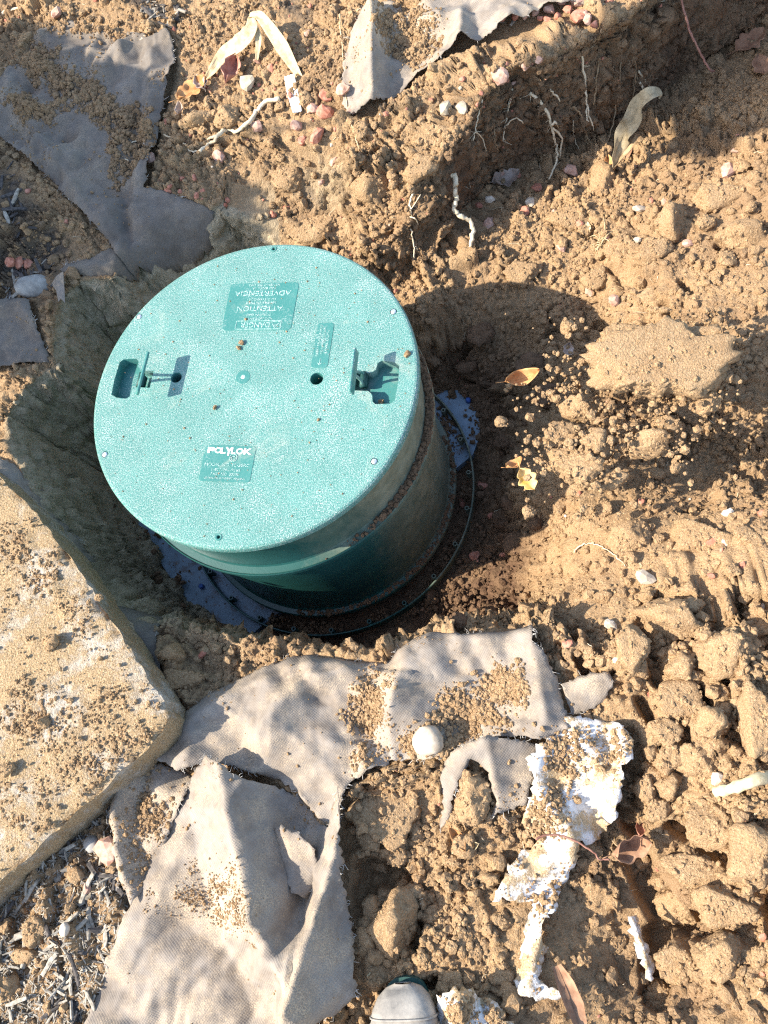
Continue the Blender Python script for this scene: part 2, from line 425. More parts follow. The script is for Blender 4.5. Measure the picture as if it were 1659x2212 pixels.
def macro(x, y):
    x = np.asarray(x, float); y = np.asarray(y, float)
    d = sdist(x, y, RXY)
    d = d + .020 * fbm(x * 9, y * 9, 4, 3) + .006 * fbm(x * 45, y * 45, 2, 8)
    g = Gt(x, y); e = Et(x, y)
    w = .075 + .03 * sst(.35, .9, y)
    s = sst(-.004, 1, d / w)
    far = sst(1.4, 4, np.hypot(x, y))
    z = g + (np.minimum(e, g) - g) * s
    return z * (1 - far) + (-.13) * far
xs = np.arange(-1.12, 1.30, .0032); ys = np.arange(-1.12, 1.62, .0032)
x0g, y0g, dg = xs[0], ys[0], .0032
gw = np.cumsum(.0045 * 1.235 ** np.arange(36))
XS = np.r_[xs[0] - gw[::-1], xs, xs[-1] + gw]; YS = np.r_[ys[0] - gw[::-1], ys, ys[-1] + gw]
X, Y = np.meshgrid(XS, YS)
NG = len(gw)
Zr = macro(X, Y); Zc = Zr[NG:-NG, NG:-NG]
def samp(F, x, y):
    u = np.clip((np.asarray(x) - x0g) / dg, 0, len(xs) - 1.001); v = np.clip((np.asarray(y) - y0g) / dg, 0, len(ys) - 1.001)
    i = u.astype(int); j = v.astype(int); a = u - i; b = v - j
    return (F[j, i] * (1 - a) + F[j, i + 1] * a) * (1 - b) + (F[j + 1, i] * (1 - a) + F[j + 1, i + 1] * a) * b

# blurred macro height, for cloth that spans the small hollows
def blur(F, k):
    for ax in (0, 1):
        c = np.cumsum(np.concatenate([np.repeat(np.take(F, [0], ax), k + 1, ax), F, np.repeat(np.take(F, [-1], ax), k, ax)], ax), ax)
        n = F.shape[ax]
        F = (np.take(c, range(2 * k + 1, 2 * k + 1 + n), ax) - np.take(c, range(0, n), ax)) / (2 * k + 1)
    return F
Zb = blur(blur(Zc, 6), 6)
# crowd the mesh lines together on the steep walls so that they carry detail
sd0 = sdist(X, Y, RXY); q1, q0 = np.gradient(blur(sd0, 3), YS, XS); qn = np.hypot(q0, q1) + 1e-6
dl = (np.interp(sd0, [-9, -.10, -.045, .135, .21, 9], [-9, -.10, -.010, .085, .21, 9]) - sd0) * (np.abs(sd0) < .22) * (np.hypot(X, Y) < 1.6) * np.clip((qn - .5) * 2, 0, 1)
X = X + q0 / qn * dl; Y = Y + q1 / qn * dl
Z0 = macro(X, Y)

# ------------------------------------------------------------------ outlines used by several builders
FAB = {
 'A': [A_(*p) for p in [(0,445),(60,412),(180,300),(230,215),(330,182),(460,212),(600,238),(790,245),(797,330),(775,450),(740,560),(700,680),(690,740),(655,850),(700,850),(800,872),(910,890),(850,965),(760,1015),(660,1065),(565,1112),(545,1150),(520,1120),(470,1040),(400,965),(330,900),(240,800),(120,700),(20,620)]],
 'H': [A_(*p) for p in [(545,1098),(552,1140),(500,1175),(420,1195),(320,1198),(270,1180),(340,1150),(430,1120),(490,1085)]],
 'C': [(822,75),(865,79),(913,89),(983,75),(1058,62),(1144,58),(1214,61),(1269,86),(1176,108),(1144,131),(1069,158),(1026,168),(983,195),(945,209),(913,222),(886,244),(843,270),(827,287),(806,297),(768,290),(755,270),(763,180),(790,129)],
 'D': [(-30,662),(40,657),(78,662),(90,720),(103,778),(60,784),(0,797),(-30,800)],
 'E': [(215,1310),(250,1300),(293,1308),(325,1335),(332,1400),(345,1470),(310,1450),(262,1385)],
 'K': [(-20,985),(35,1000),(70,1055),(98,1110),(140,1180),(120,1190),(60,1100),(-20,1040)],
 'G1': [(320,1628),(350,1588),(435,1514),(500,1472),(565,1442),(625,1417),(650,1410),(710,1416),(750,1427),(830,1430),(860,1402),(880,1382),(928,1356),(960,1358),(1000,1372),(1060,1362),(1100,1355),(1150,1351),(1152,1390),(1180,1419),(1203,1470),(1214,1510),(1229,1573),(1180,1599),(1120,1590),(1055,1592),(1000,1603),(955,1640),(900,1640),(855,1642),(800,1662),(760,1690),(742,1720),(735,1760),(718,1800),(690,1772),(640,1706),(575,1674),(500,1654),(460,1648),(400,1664)],
 'G2': [(470,1636),(505,1650),(540,1680),(580,1690),(640,1720),(690,1780),(712,1790),(728,1740),(742,1700),(752,1760),(752,1850),(757,1950),(777,2080),(782,2140),(740,2172),(690,2186),(640,2184),(655,2300),(150,2300),(208,2190),(240,2080),(300,1930),(345,1830),(380,1760),(400,1716),(440,1660)],
 'G6': [(603,1790),(620,1782),(660,1800),(692,1832),(690,1900),(668,1938),(640,1922),(622,1880)],
 'G3': [(268,1664),(277,1640),(330,1648),(400,1668),(425,1680),(395,1745),(350,1850),(303,1950),(288,1930),(262,1830),(256,1740)],
 'G4': [(1000,1610),(1055,1594),(1120,1598),(1160,1612),(1152,1680),(1136,1738),(1061,1763),(1074,1727),(1053,1662),(1022,1642),(992,1684),(977,1740),(967,1775),(949,1800),(957,1738),(950,1681),(960,1645)],
 'G5': [(1212,1478),(1260,1460),(1312,1450),(1328,1470),(1302,1520),(1236,1547)],
 'W': [(1229,1548),(1283,1552),(1346,1567),(1365,1592),(1363,1630),(1346,1662),(1336,1727),(1329,1770),(1306,1797),(1277,1826),(1250,1816),(1243,1866),(1215,1923),(1198,1963),(1171,1990),(1177,2046),(1165,2112),(1200,2135),(1240,2130),(1230,2150),(1160,2152),(1118,2143),(1110,2126),(1128,2058),(1134,2001),(1150,1960),(1110,1945),(1066,1946),(1083,1904),(1110,1858),(1160,1820),(1128,1775),(1145,1725),(1152,1681),(1138,1640),(1165,1610)],
 'W2': [(955,2135),(1000,2118),(1030,2125),(1060,2150),(1095,2180),(1120,2230),(950,2260),(945,2190)],
 'W3': [(1360,1992),(1376,1986),(1392,2030),(1418,2090),(1416,2128),(1400,2120),(1385,2070)],
}
FXY = {k: poly_xy(v, -.15) for k, v in FAB.items()}
SLAB = [(-420,1420),(-60,985),(63,1092),(140,1192),(232,1330),(270,1388),(320,1468),(352,1518),(363,1548),(352,1578),(330,1602),(0,1905),(-160,2060)]
SXY = poly_xy(SLAB, -.07)

# ------------------------------------------------------------------ terrain mesh
CREV = [([(1385,1365),(1408,1430),(1415,1480)],16),([(1420,1290),(1470,1305),(1495,1310)],11),([(1590,1310),(1645,1322)],20),([(1600,1335),(1630,1380),(1655,1425)],19),([(1560,1590),(1610,1620),(1645,1665)],19),
 ([(1500,1500),(1520,1530)],12),([(1465,1580),(1475,1610)],14),([(1590,1545),(1600,1600)],14),([(1475,1415),(1510,1430)],9),([(1545,1450),(1555,1480)],14),([(1380,1520),(1400,1560)],12),([(1520,1830),(1580,1870)],16),([(1620,1900),(1640,1990)],10),
 ([(1445,1780),(1480,1810)],14),([(1480,1080),(1560,1060)],10),([(1250,1430),(1270,1470)],14),([(1230,1380),(1250,1400)],10),([(1355,1600),(1368,1650),(1352,1700)],26),([(1360,1700),(1345,1760),(1390,1820)],22),([(1375,1850),(1405,1920),(1440,1980)],34),
 ([(1440,1985),(1480,2000),(1540,2000)],26),([(1425,2020),(1425,2080),(1410,2140)],30),([(870,1890),(800,1880),(790,1930)],30),([(905,2000),(900,2040)],18),([(845,2125),(950,2110)],12),([(1300,600),(1330,620)],12),([(1480,560),(1500,590)],14),([(1565,480),(1600,470)],12),([(1440,600),(1465,640)],12),([(1545,700),(1565,720)],12)]
CREV = [(poly_xy(p, -.2), w / 1150.0) for p, w in CREV]
def cover_mask(x, y):
    m = np.zeros(np.shape(x))
    for k, p in FXY.items():
        if k in ('W', 'W2', 'W3'): continue
        px = np.array(p); b = (x > px[:, 0].min() - .03) & (x < px[:, 0].max() + .03) & (y > px[:, 1].min() - .03) & (y < px[:, 1].max() + .03)
        if b.any():
            d = np.full(np.shape(x), -1.0); d[b] = sdist(x[b], y[b], p); m = np.maximum(m, sst(-.012, .02, d))
    return m
COV = cover_mask(X, Y); COVS = sst(-.01, .02, sdist(X, Y, SXY))
for k in ('W', 'W2'): COV = np.maximum(COV, .6 * sst(0, .03, sdist(X, Y, FXY[k])))
bX, bY, bZ = X, Y, blur(Z0, 2)
def dI(F): return np.gradient(F, axis=1), np.gradient(F, axis=0)
(xu, xv), (yu, yv), (zu, zv) = dI(bX), dI(bY), dI(bZ)
NX, NY, NZ = yu * zv - zu * yv, zu * xv - xu * zv, xu * yv - yu * xv
nl = np.sqrt(NX ** 2 + NY ** 2 + NZ ** 2) + 1e-12; NX, NY, NZ = NX / nl, NY / nl, np.clip(NZ / nl, .05, 1)
wmk = sst(.24, .12, np.abs(sd0)); SX_, SY_ = q0 / qn * Z0 * wmk, q1 / qn * Z0 * wmk
U = X - SX_; V = Y - SY_
inside = sst(0, .06, sdist(X, Y, RXY))
clay = sst(.86, .6, NZ) * sst(.10, -.10, X - .35 * (Y - .3)) * (Y > -.62)
clay = np.clip(clay + .8 * sst(-.30, -.22, Z0) * sst(-.16, -.22, Z0) * (X < -.05), 0, 1)
pits = sst(-.44, -.52, Z0)
rough = np.clip(.86 + 1.1 * fbm(X * 4.5, Y * 4.5, 4, 40), .25, 1.3)
smo = sst(-.04, .08, sdist(X, Y, poly_xy([(1120,1330),(1230,1100),(1450,1080),(1700,1090),(1700,1280),(1420,1300),(1330,1420),(1180,1400)], -.22)))
rough *= (1 - .45 * smo) * (1 - .55 * clay); rough *= 1 - .9 * np.maximum(COV, COVS)
farf = 1 - sst(1.3, 2.5, np.hypot(X, Y)); rough *= farf * .9 + .1
D = .016 * fbm(U * 11, V * 11, 4, 50) * (1 - .8 * np.maximum(COV, COVS))
wq1 = .22 * fbm(U * 40, V * 40, 3, 61)
f1, f2, rid, tl = worley(U * 15 + wq1, V * 15 - wq1, 60, True)
D += rough * sst(.45, .62, vno(U * 7, V * 7, 66)) * (.030 * sst(0, .13, f2 - f1) * (.10 + rid + 2.2 * tl) - .013)
wq1 = .26 * fbm(U * 90, V * 90, 3, 71)
f1, f2, rid, tl = worley(U * 36 + wq1, V * 36 - wq1, 70, True)
D += rough * (.019 * sst(0, .16, f2 - f1) * (rid + 1.8 * tl) * sst(.3, .6, vno(U * 12, V * 12, 76)))
f1, f2, rid = worley(U * 85, V * 85, 80)
D += rough * .0095 * np.sqrt(np.clip(.36 - f1 ** 2, 0, 1)) * rid * 1.4
f1, f2, rid = worley(U * 170, V * 170, 90)
D += (rough * .8 + .1) * .0060 * np.sqrt(np.clip(.36 - f1 ** 2, 0, 1)) * rid * 1.5
D += .0011 * (rough + .3) * fbm(U * 300, V * 300, 2, 95)
core = (X > .1) & (Y < .75) & (X < 1.2)
xs_, ys_ = X[core], Y[core]; wx = .006 * fbm(xs_ * 30, ys_ * 30, 3, 160); cut = np.zeros(xs_.shape)
for pl, w in CREV:
    d_, _, _ = sdist(xs_ + wx, ys_ - wx, pl, False); cut = np.maximum(cut, sst(w, w * .35, d_))
D[core] -= .042 * cut * (1 - COV[core])
wallm = sst(.88, .5, NZ) * (1 - COVS) * (1 - COV); UW = X - SX_; VW = Y - SY_
f1, f2, rid = worley(UW * 22, VW * 22, 170)
g1, g2, rd2, tl2 = worley(UW * 48 + .3 * fbm(UW * 80, VW * 80, 3, 172), VW * 48, 175, True)
D += wallm * .011 * sst(0, .2, g2 - g1) * (rd2 - .3 + 1.6 * tl2) * sst(.35, .6, vno(UW * 9, VW * 9, 178))
D += wallm * (.018 * fbm(UW * 13, VW * 13, 5, 165) + .016 * sst(0, .35, f2 - f1) * (rid - .3) + .006 * fbm(UW * 60, VW * 60, 3, 168))
D -= .060 * sst(-.01, .05, sdist(X, Y, poly_xy([(530,1670),(690,1800),(700,1950),(650,2110),(600,1990),(560,1850)], -.15)))
D -= .012 * COV + .02 * COVS
rr = np.hypot(X, Y)
sdr = sdist(X, Y, RXY); ggx, ggy, gn = q0, q1, qn
ov = sst(.20, .42, X) * sst(.36, .52, Y - .15 * X) * farf; wq = .075 + .03 * sst(.35, .9, Y)
wob_ = .6 + .9 * vno(X * 9, Y * 9, 33)
SH = ov * (.058 * wob_ * np.exp(-((sdr + .004) / .030) ** 2) - .045 * np.exp(-((sdr - wq * .95) / .03) ** 2))
D *= sst(.36, .42, rr) * .75 + .25
Px, Py, Pz = X + NX * D * .8 + ggx / gn * SH, Y + NY * D * .8 + ggy / gn * SH, Z0 + NZ * D + (1 - NZ) * .2 * D
# the riser stands on the tank: keep soil out of it and off most of its plate
PLATE_Z = -.530
hole = rr < .352
Pz = np.where(hole, np.minimum(Pz, PLATE_Z - .02 + .014 * fbm(X * 20, Y * 20, 4, 120) + .012 * sst(.2, -.25, Y)), Pz)
Zt = Pz[NG:-NG, NG:-NG]; PXc = Px[NG:-NG, NG:-NG]; PYc = Py[NG:-NG, NG:-NG]
def surf(x, y): return np.stack([samp(PXc, x, y), samp(PYc, x, y), samp(Zt, x, y)], -1)
MU = np.zeros(X.shape)
for p in ([(-80,1760),(60,1890),(160,1800),(250,1660),(262,1830),(288,1950),(240,2080),(200,2260),(-80,2260)], [(-60,310),(15,320),(60,390),(130,480),(160,580),(90,640),(-60,640)], [(270,-40),(390,-40),(400,30),(372,75),(300,55)], [(620,430),(640,380),(650,420)], [(560,30),(700,-30),(760,30),(660,110)]):
    MU = np.maximum(MU, sst(-.02, .03, sdist(X, Y, poly_xy(p, -.14)) + .03 * fbm(X * 30, Y * 30, 3, 130)))
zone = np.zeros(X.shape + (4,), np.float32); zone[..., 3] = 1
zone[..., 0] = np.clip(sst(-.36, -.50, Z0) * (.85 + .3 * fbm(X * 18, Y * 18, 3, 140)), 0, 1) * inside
zone[..., 0] = np.maximum(zone[..., 0], (.34 * ov + .22 * (X > .02) * (Y > .3)) * sst(.92, .55, NZ))  # darkens the steep bank face: its shade put into the soil colour
zone[..., 0] = np.clip(zone[..., 0] + .38 * sst(.02, .5, fbm(X * 5, Y * 5, 5, 145)) * farf, 0, 1)
zone[..., 1] = clay
zone[..., 2] = np.clip(MU * (1 - .6 * sst(0, -.3, Y)) * (.5 + .9 * fbm(X * 25, Y * 25, 4, 150)), 0, 1)
ny_, nx_ = X.shape
me = bpy.data.meshes.new('ground')
idx = np.arange(ny_ * nx_).reshape(ny_, nx_)
quads = np.stack([idx[:-1, :-1], idx[:-1, 1:], idx[1:, 1:], idx[1:, :-1]], -1).reshape(-1, 4)
me.vertices.add(ny_ * nx_); me.vertices.foreach_set('co', np.stack([Px, Py, Pz], -1).astype(np.float32).ravel())
me.loops.add(quads.size); me.loops.foreach_set('vertex_index', quads.astype(np.int32).ravel())
me.polygons.add(len(quads)); me.polygons.foreach_set('loop_start', np.arange(0, quads.size, 4, dtype=np.int32))
me.update(calc_edges=True); me.polygons.foreach_set('use_smooth', np.ones(len(quads), bool))
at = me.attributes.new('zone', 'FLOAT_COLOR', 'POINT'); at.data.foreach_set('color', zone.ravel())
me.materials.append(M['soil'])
ground = tag(link('ground', me), kind='structure')
zc = zone[NG:-NG, NG:-NG]
bpy.context.view_layer.update(); DG = bpy.context.evaluated_depsgraph_get(); GE = ground.evaluated_get(DG)
def hit(px, py, F=None):
    """where the line of sight of a picture point meets the ground"""
    w = CM @ np.array([px - CX, CY - py, -FPX]); w /= np.linalg.norm(w)
    ok, loc, nr, ix = GE.ray_cast(Vector(CAM), Vector(w))
    return np.array(loc) if ok else un(px, py, -.2)

# ------------------------------------------------------------------ crumbs (stuff): points instanced in geometry nodes
def crumb_tree(kind):
    g = bpy.data.node_groups.new('crumb_instances_' + kind, 'GeometryNodeTree')
    g.interface.new_socket('Geometry', in_out='INPUT', socket_type='NodeSocketGeometry'); g.interface.new_socket('Geometry', in_out='OUTPUT', socket_type='NodeSocketGeometry')
    N = g.nodes.new; Lk = g.links.new
    gi = N('NodeGroupInput'); go = N('NodeGroupOutput'); jn = N('GeometryNodeJoinGeometry')
    for v in range(6):
        if kind != 'chip':
            s = N('GeometryNodeMeshIcoSphere'); s.inputs['Subdivisions'].default_value = 2; s.inputs['Radius'].default_value = 1
            mo = s.outputs['Mesh']; amp = 1.15 if kind == 'crumb' else .75; fr = 1.1 if kind == 'crumb' else .7
        else:
            s = N('GeometryNodeMeshCube'); s.inputs['Size'].default_value = (2.6, .34 + .1 * (v % 3), .22); mo = s.outputs['Mesh']; amp = .35; fr = .9
        p = N('GeometryNodeInputPosition'); ad = N('ShaderNodeVectorMath'); ad.operation = 'ADD'; ad.inputs[1].default_value = (v * 7.3, v * 3.1, v * 1.7); Lk(p.outputs[0], ad.inputs[0])
        nz = N('ShaderNodeTexNoise'); nz.inputs['Scale'].default_value = fr; nz.inputs['Detail'].default_value = 2; Lk(ad.outputs[0], nz.inputs['Vector'])
        sb = N('ShaderNodeVectorMath'); sb.operation = 'SUBTRACT'; sb.inputs[1].default_value = (.5, .5, .5); Lk(nz.outputs['Color'], sb.inputs[0])
        sc = N('ShaderNodeVectorMath'); sc.operation = 'SCALE'; sc.inputs['Scale'].default_value = amp * 1.6; Lk(sb.outputs[0], sc.inputs[0])
        sp = N('GeometryNodeSetPosition'); Lk(mo, sp.inputs['Geometry']); Lk(sc.outputs[0], sp.inputs['Offset'])
        sm = N('GeometryNodeSetMaterial'); sm.inputs['Material'].default_value = {'crumb': M['crumb'], 'chip': M['chip'], 'red': M['red_stone'], 'pale': M['white_stone']}[kind]; Lk(sp.outputs[0], sm.inputs['Geometry'])
        gt = N('GeometryNodeGeometryToInstance'); Lk(sm.outputs[0], gt.inputs[0]); Lk(gt.outputs[0], jn.inputs[0])
    ip = N('GeometryNodeInstanceOnPoints'); Lk(gi.outputs[0], ip.inputs['Points']); Lk(jn.outputs[0], ip.inputs['Instance']); ip.inputs['Pick Instance'].default_value = True
    def na(n, t):
        a = N('GeometryNodeInputNamedAttribute'); a.data_type = t; a.inputs['Name'].default_value = n; return a.outputs['Attribute']
    Lk(na('var', 'INT'), ip.inputs['Instance Index'])
    er = N('FunctionNodeEulerToRotation'); Lk(na('rot', 'FLOAT_VECTOR'), er.inputs[0]); Lk(er.outputs[0], ip.inputs['Rotation'])
    Lk(na('scl', 'FLOAT_VECTOR'), ip.inputs['Scale']); Lk(ip.outputs[0], go.inputs[0])
    return g
TREE = {k: crumb_tree(k) for k in ('crumb', 'chip', 'red', 'pale')}
def scatter(name, P, r, zn=None, kind='crumb', flat=False, parent=None):
    n = len(P); me = bpy.data.meshes.new(name); me.vertices.add(n); me.vertices.foreach_set('co', np.asarray(P, np.float32).ravel())
    rot = rng.uniform(0, 6.28, (n, 3))
    if flat: rot[:, :2] = rng.normal(0, .22, (n, 2))
    sc = np.asarray(r)[:, None] * rng.uniform(.72, 1.25, (n, 3))
    for nm, ty, arr in (('scl', 'FLOAT_VECTOR', sc), ('rot', 'FLOAT_VECTOR', rot)):
        me.attributes.new(nm, ty, 'POINT').data.foreach_set('vector', arr.astype(np.float32).ravel())
    me.attributes.new('var', 'INT', 'POINT').data.foreach_set('value', rng.integers(0, 6, n).astype(np.int32))
    z = np.zeros((n, 4), np.float32) if zn is None else zn.astype(np.float32)
    me.attributes.new('zone', 'FLOAT_COLOR', 'POINT').data.foreach_set('color', z.ravel())
    o = link(name, me, parent); md = o.modifiers.new('instances', 'NODES'); md.node_group = TREE[kind]; o['kind'] = 'stuff'
    return o
def psize(n, lo, hi, k=2.3):
    u = rng.random(n); a = 1 - k
    return (lo ** a + u * (hi ** a - lo ** a)) ** (1 / a)
covc = np.maximum(COV, COVS)[NG:-NG, NG:-NG]; clayc = clay[NG:-NG, NG:-NG]; roughc = rough[NG:-NG, NG:-NG]
n = 300000
cx = rng.uniform(-1.1, 1.28, n); cy = rng.uniform(-1.1, 1.6, n)
den = samp(np.clip(roughc * 1.1, .12, 1), cx, cy) * np.clip(.22 + 1.0 * fbm(cx * 10, cy * 10, 4, 200) + .45 * vno(cx * 55, cy * 55, 205), .04, 1)
den *= (1 - samp(covc, cx, cy)) ** 3 * (1 - .85 * samp(clayc, cx, cy)) * (np.hypot(cx, cy) > .36)
k = rng.random(n) < den; cx, cy = cx[k], cy[k]; r = psize(len(cx), .0012, .0095, 2.25)
P = surf(cx, cy); P[:, 2] += r * .25
zn = np.stack([samp(zc[..., i], cx, cy) for i in range(4)], -1); zn[:, 2] *= rng.random(len(cx)) < .4
tag(scatter('soil_crumbs', P, r, zn), 'loose tan soil crumbs covering the dug ground')

# ------------------------------------------------------------------ clods
CRUST = []                                          # places on the clods where crumbs cling
def clod_mesh(i, sub, mat, boxy=.35, lump=.22, flat=0):
    V, F = ico(sub); mnoise.seed_set(i + 1); r0 = np.random.default_rng(3000 + i)
    off = Vector((i * 5.3, i * 2.7, i * 9.1))
    n_ = r0.normal(size=(11, 3)); n_ /= np.linalg.norm(n_, axis=1)[:, None]; h_ = r0.uniform(.60, 1, 11)
    if flat: n_[0] = (0, 0, 1); h_[0] = .55
    d = V @ n_.T; rad = np.minimum(np.min(np.where(d > .05, h_ / np.maximum(d, .05), 9), 1), 1.2)
    V = V * (rad * .95 + .05)[:, None]
    out = []
    for v in V:
        w = Vector(v); d = mnoise.fractal(w * 1.3 + off, 1.0, 2.0, 4) * .15
        vd = mnoise.voronoi(w * 2.4 + off)[0]; d += lump * (.5 - vd[0]) * .3 + .16 * min(.22, vd[1] - vd[0])
        vd = mnoise.voronoi(w * 6.0 + off)[0]; d += .13 * min(.25, vd[1] - vd[0]) + .05 * (.5 - vd[0])
        if sub > 2: vd = mnoise.voronoi(w * 13.0 + off)[0]; d += .075 * (.5 - vd[0])
        d += .05 * mnoise.noise(w * 17 + off)
        out.append(v * (.96 + d))
    b = MB(); b.add(out, F, True); return b.mesh('dirt_clod', mat)
SLABBY = clod_mesh(77, 5, M['clod'], .6, .10, 1)
for v_ in SLABBY.vertices:
    a_ = math.atan2(v_.co[1], v_.co[0]); k_ = 1 + .30 * mnoise.fractal(Vector((math.cos(a_) * 1.6, math.sin(a_) * 1.6, 4.2)), 1, 2, 4) + .10 * mnoise.noise(Vector((math.cos(a_) * 7, math.sin(a_) * 7, 1.2)))
    v_.co[0] *= k_; v_.co[1] *= k_
BIG = [clod_mesh(i, 4, M['clod'], .5, .16, i % 2) for i in range(10)]
MID = [clod_mesh(20 + i, 3, M['clod'], .3) for i in range(10)]
WET = [clod_mesh(40 + i, 3, M['wet_clod'], .3) for i in range(5)]
def clod(px, py, rx, ry=None, rz=None, mesh=None, label=None, group=None, sink=.3, rot=None, P=None):
    """one clod, centred where the picture point meets the ground; half sizes in metres"""
    ry = ry or rx; rz = rz or .6 * min(rx, ry)
    P = hit(px, py) if P is None else P
    o = link('dirt_clod', mesh or random.choice(MID), None, (P[0], P[1], P[2] + rz * (.5 - sink)))
    o.scale = (rx, ry, rz); o.rotation_euler = (random.uniform(-.25, .25), random.uniform(-.25, .25), random.uniform(0, 6.28) if rot is None else rot)
    me_ = o.data; co = np.empty(len(me_.vertices) * 3); me_.vertices.foreach_get('co', co); co = co.reshape(-1, 3); co = co[co[:, 2] > -.35]
    k_ = int(min(len(co) * .5, 30 + 60000 * rx * ry)); co = co[rng.integers(0, len(co), k_)] * .97 * np.array([rx, ry, rz])
    mt = np.array(o.rotation_euler.to_matrix()); CRUST.append((co @ mt.T + np.array(o.location), min(.0052, .16 * min(rx, ry)), .85 if me_.materials[0] == M['wet_clod'] else 0))
    tag(o, label, 'clod', group); return o
PX = 1 / 1180.0                                     # metres per picture unit on the ground, roughly

# ------------------------------------------------------------------ unseen shrub added beyond the left edge to cast the upper left shade
def shrub():
    ca, sa = math.cos(SUN_AZ), math.sin(SUN_AZ)
    al, pe = -1.42, .83
    b = np.array([al * ca - pe * sa, al * sa + pe * ca, -.14])
    t = tag(empty('shade_shrub', tuple(b)), 'unseen green shrub added beyond the upper left edge to cast shade', 'shrub')
    mb = MB()
    for i in range(9):
        a = i * .7; e = np.array([math.cos(a) * .22, math.sin(a) * .22, .75 + .2 * math.sin(i * 2.1)])
        tube(mb, [(.03 * math.cos(a), .03 * math.sin(a), 0), e * .4 + (.02, 0, .05), e], .014, .004, 5, sub=4)
    tube(mb, [(0, 0, 0), (.02, .02, .7), (-sa * -.12, ca * -.12, 1.3), (-sa * -.30, ca * -.30, 1.75), (-sa * -.36, ca * -.36, 2.2)], .007, .003, 6, sub=4)
    mb.build('stem', M['root_dark'], t)
    mb = MB(); n = 24000
    d = rng.normal(size=(n, 3)); d /= np.linalg.norm(d, axis=1)[:, None]
    rad = rng.uniform(.25, 1, n) ** .35
    c = d * rad[:, None] * np.array([.38, .42, .54]) * (1 + .16 * np.sin(d[:, :1] * 7 + d[:, 1:2] * 5 + d[:, 2:] * 9)) + np.array([0, 0, .58])
    c[:, :2] *= (np.clip(1.25 - .45 * (c[:, 2:] - .5), .5, 1.3))
    tip = np.array([-sa, ca, 0]) * -.36  # high leaf tuft added to throw shade into the trench
    m = 3600; d2 = rng.normal(size=(m, 3)); d2 /= np.linalg.norm(d2, axis=1)[:, None]
    q = d2 * (rng.uniform(.1, 1, m) ** .4)[:, None]
    c[-m:] = np.outer(q[:, 0], [ca, sa, 0]) * .14 + np.outer(q[:, 1], [-sa, ca, 0]) * .125 + np.outer(q[:, 2], [0, 0, 1]) * .22 + tip + (0, 0, 2.08)
    u = rng.normal(size=(n, 3)); u /= np.linalg.norm(u, axis=1)[:, None]; w = np.cross(u, rng.normal(size=(n, 3))); w /= np.linalg.norm(w, axis=1)[:, None]
    L = rng.uniform(.026, .048, n)[:, None]
    V = np.stack([c - u * L, c + w * L * .45, c + u * L, c - w * L * .45], 1).reshape(-1, 3)
    mb.add(V, [(4 * i, 4 * i + 1, 4 * i + 2, 4 * i + 3) for i in range(n)])
    mb.build('foliage', M['leaf_green'], t)
shrub()

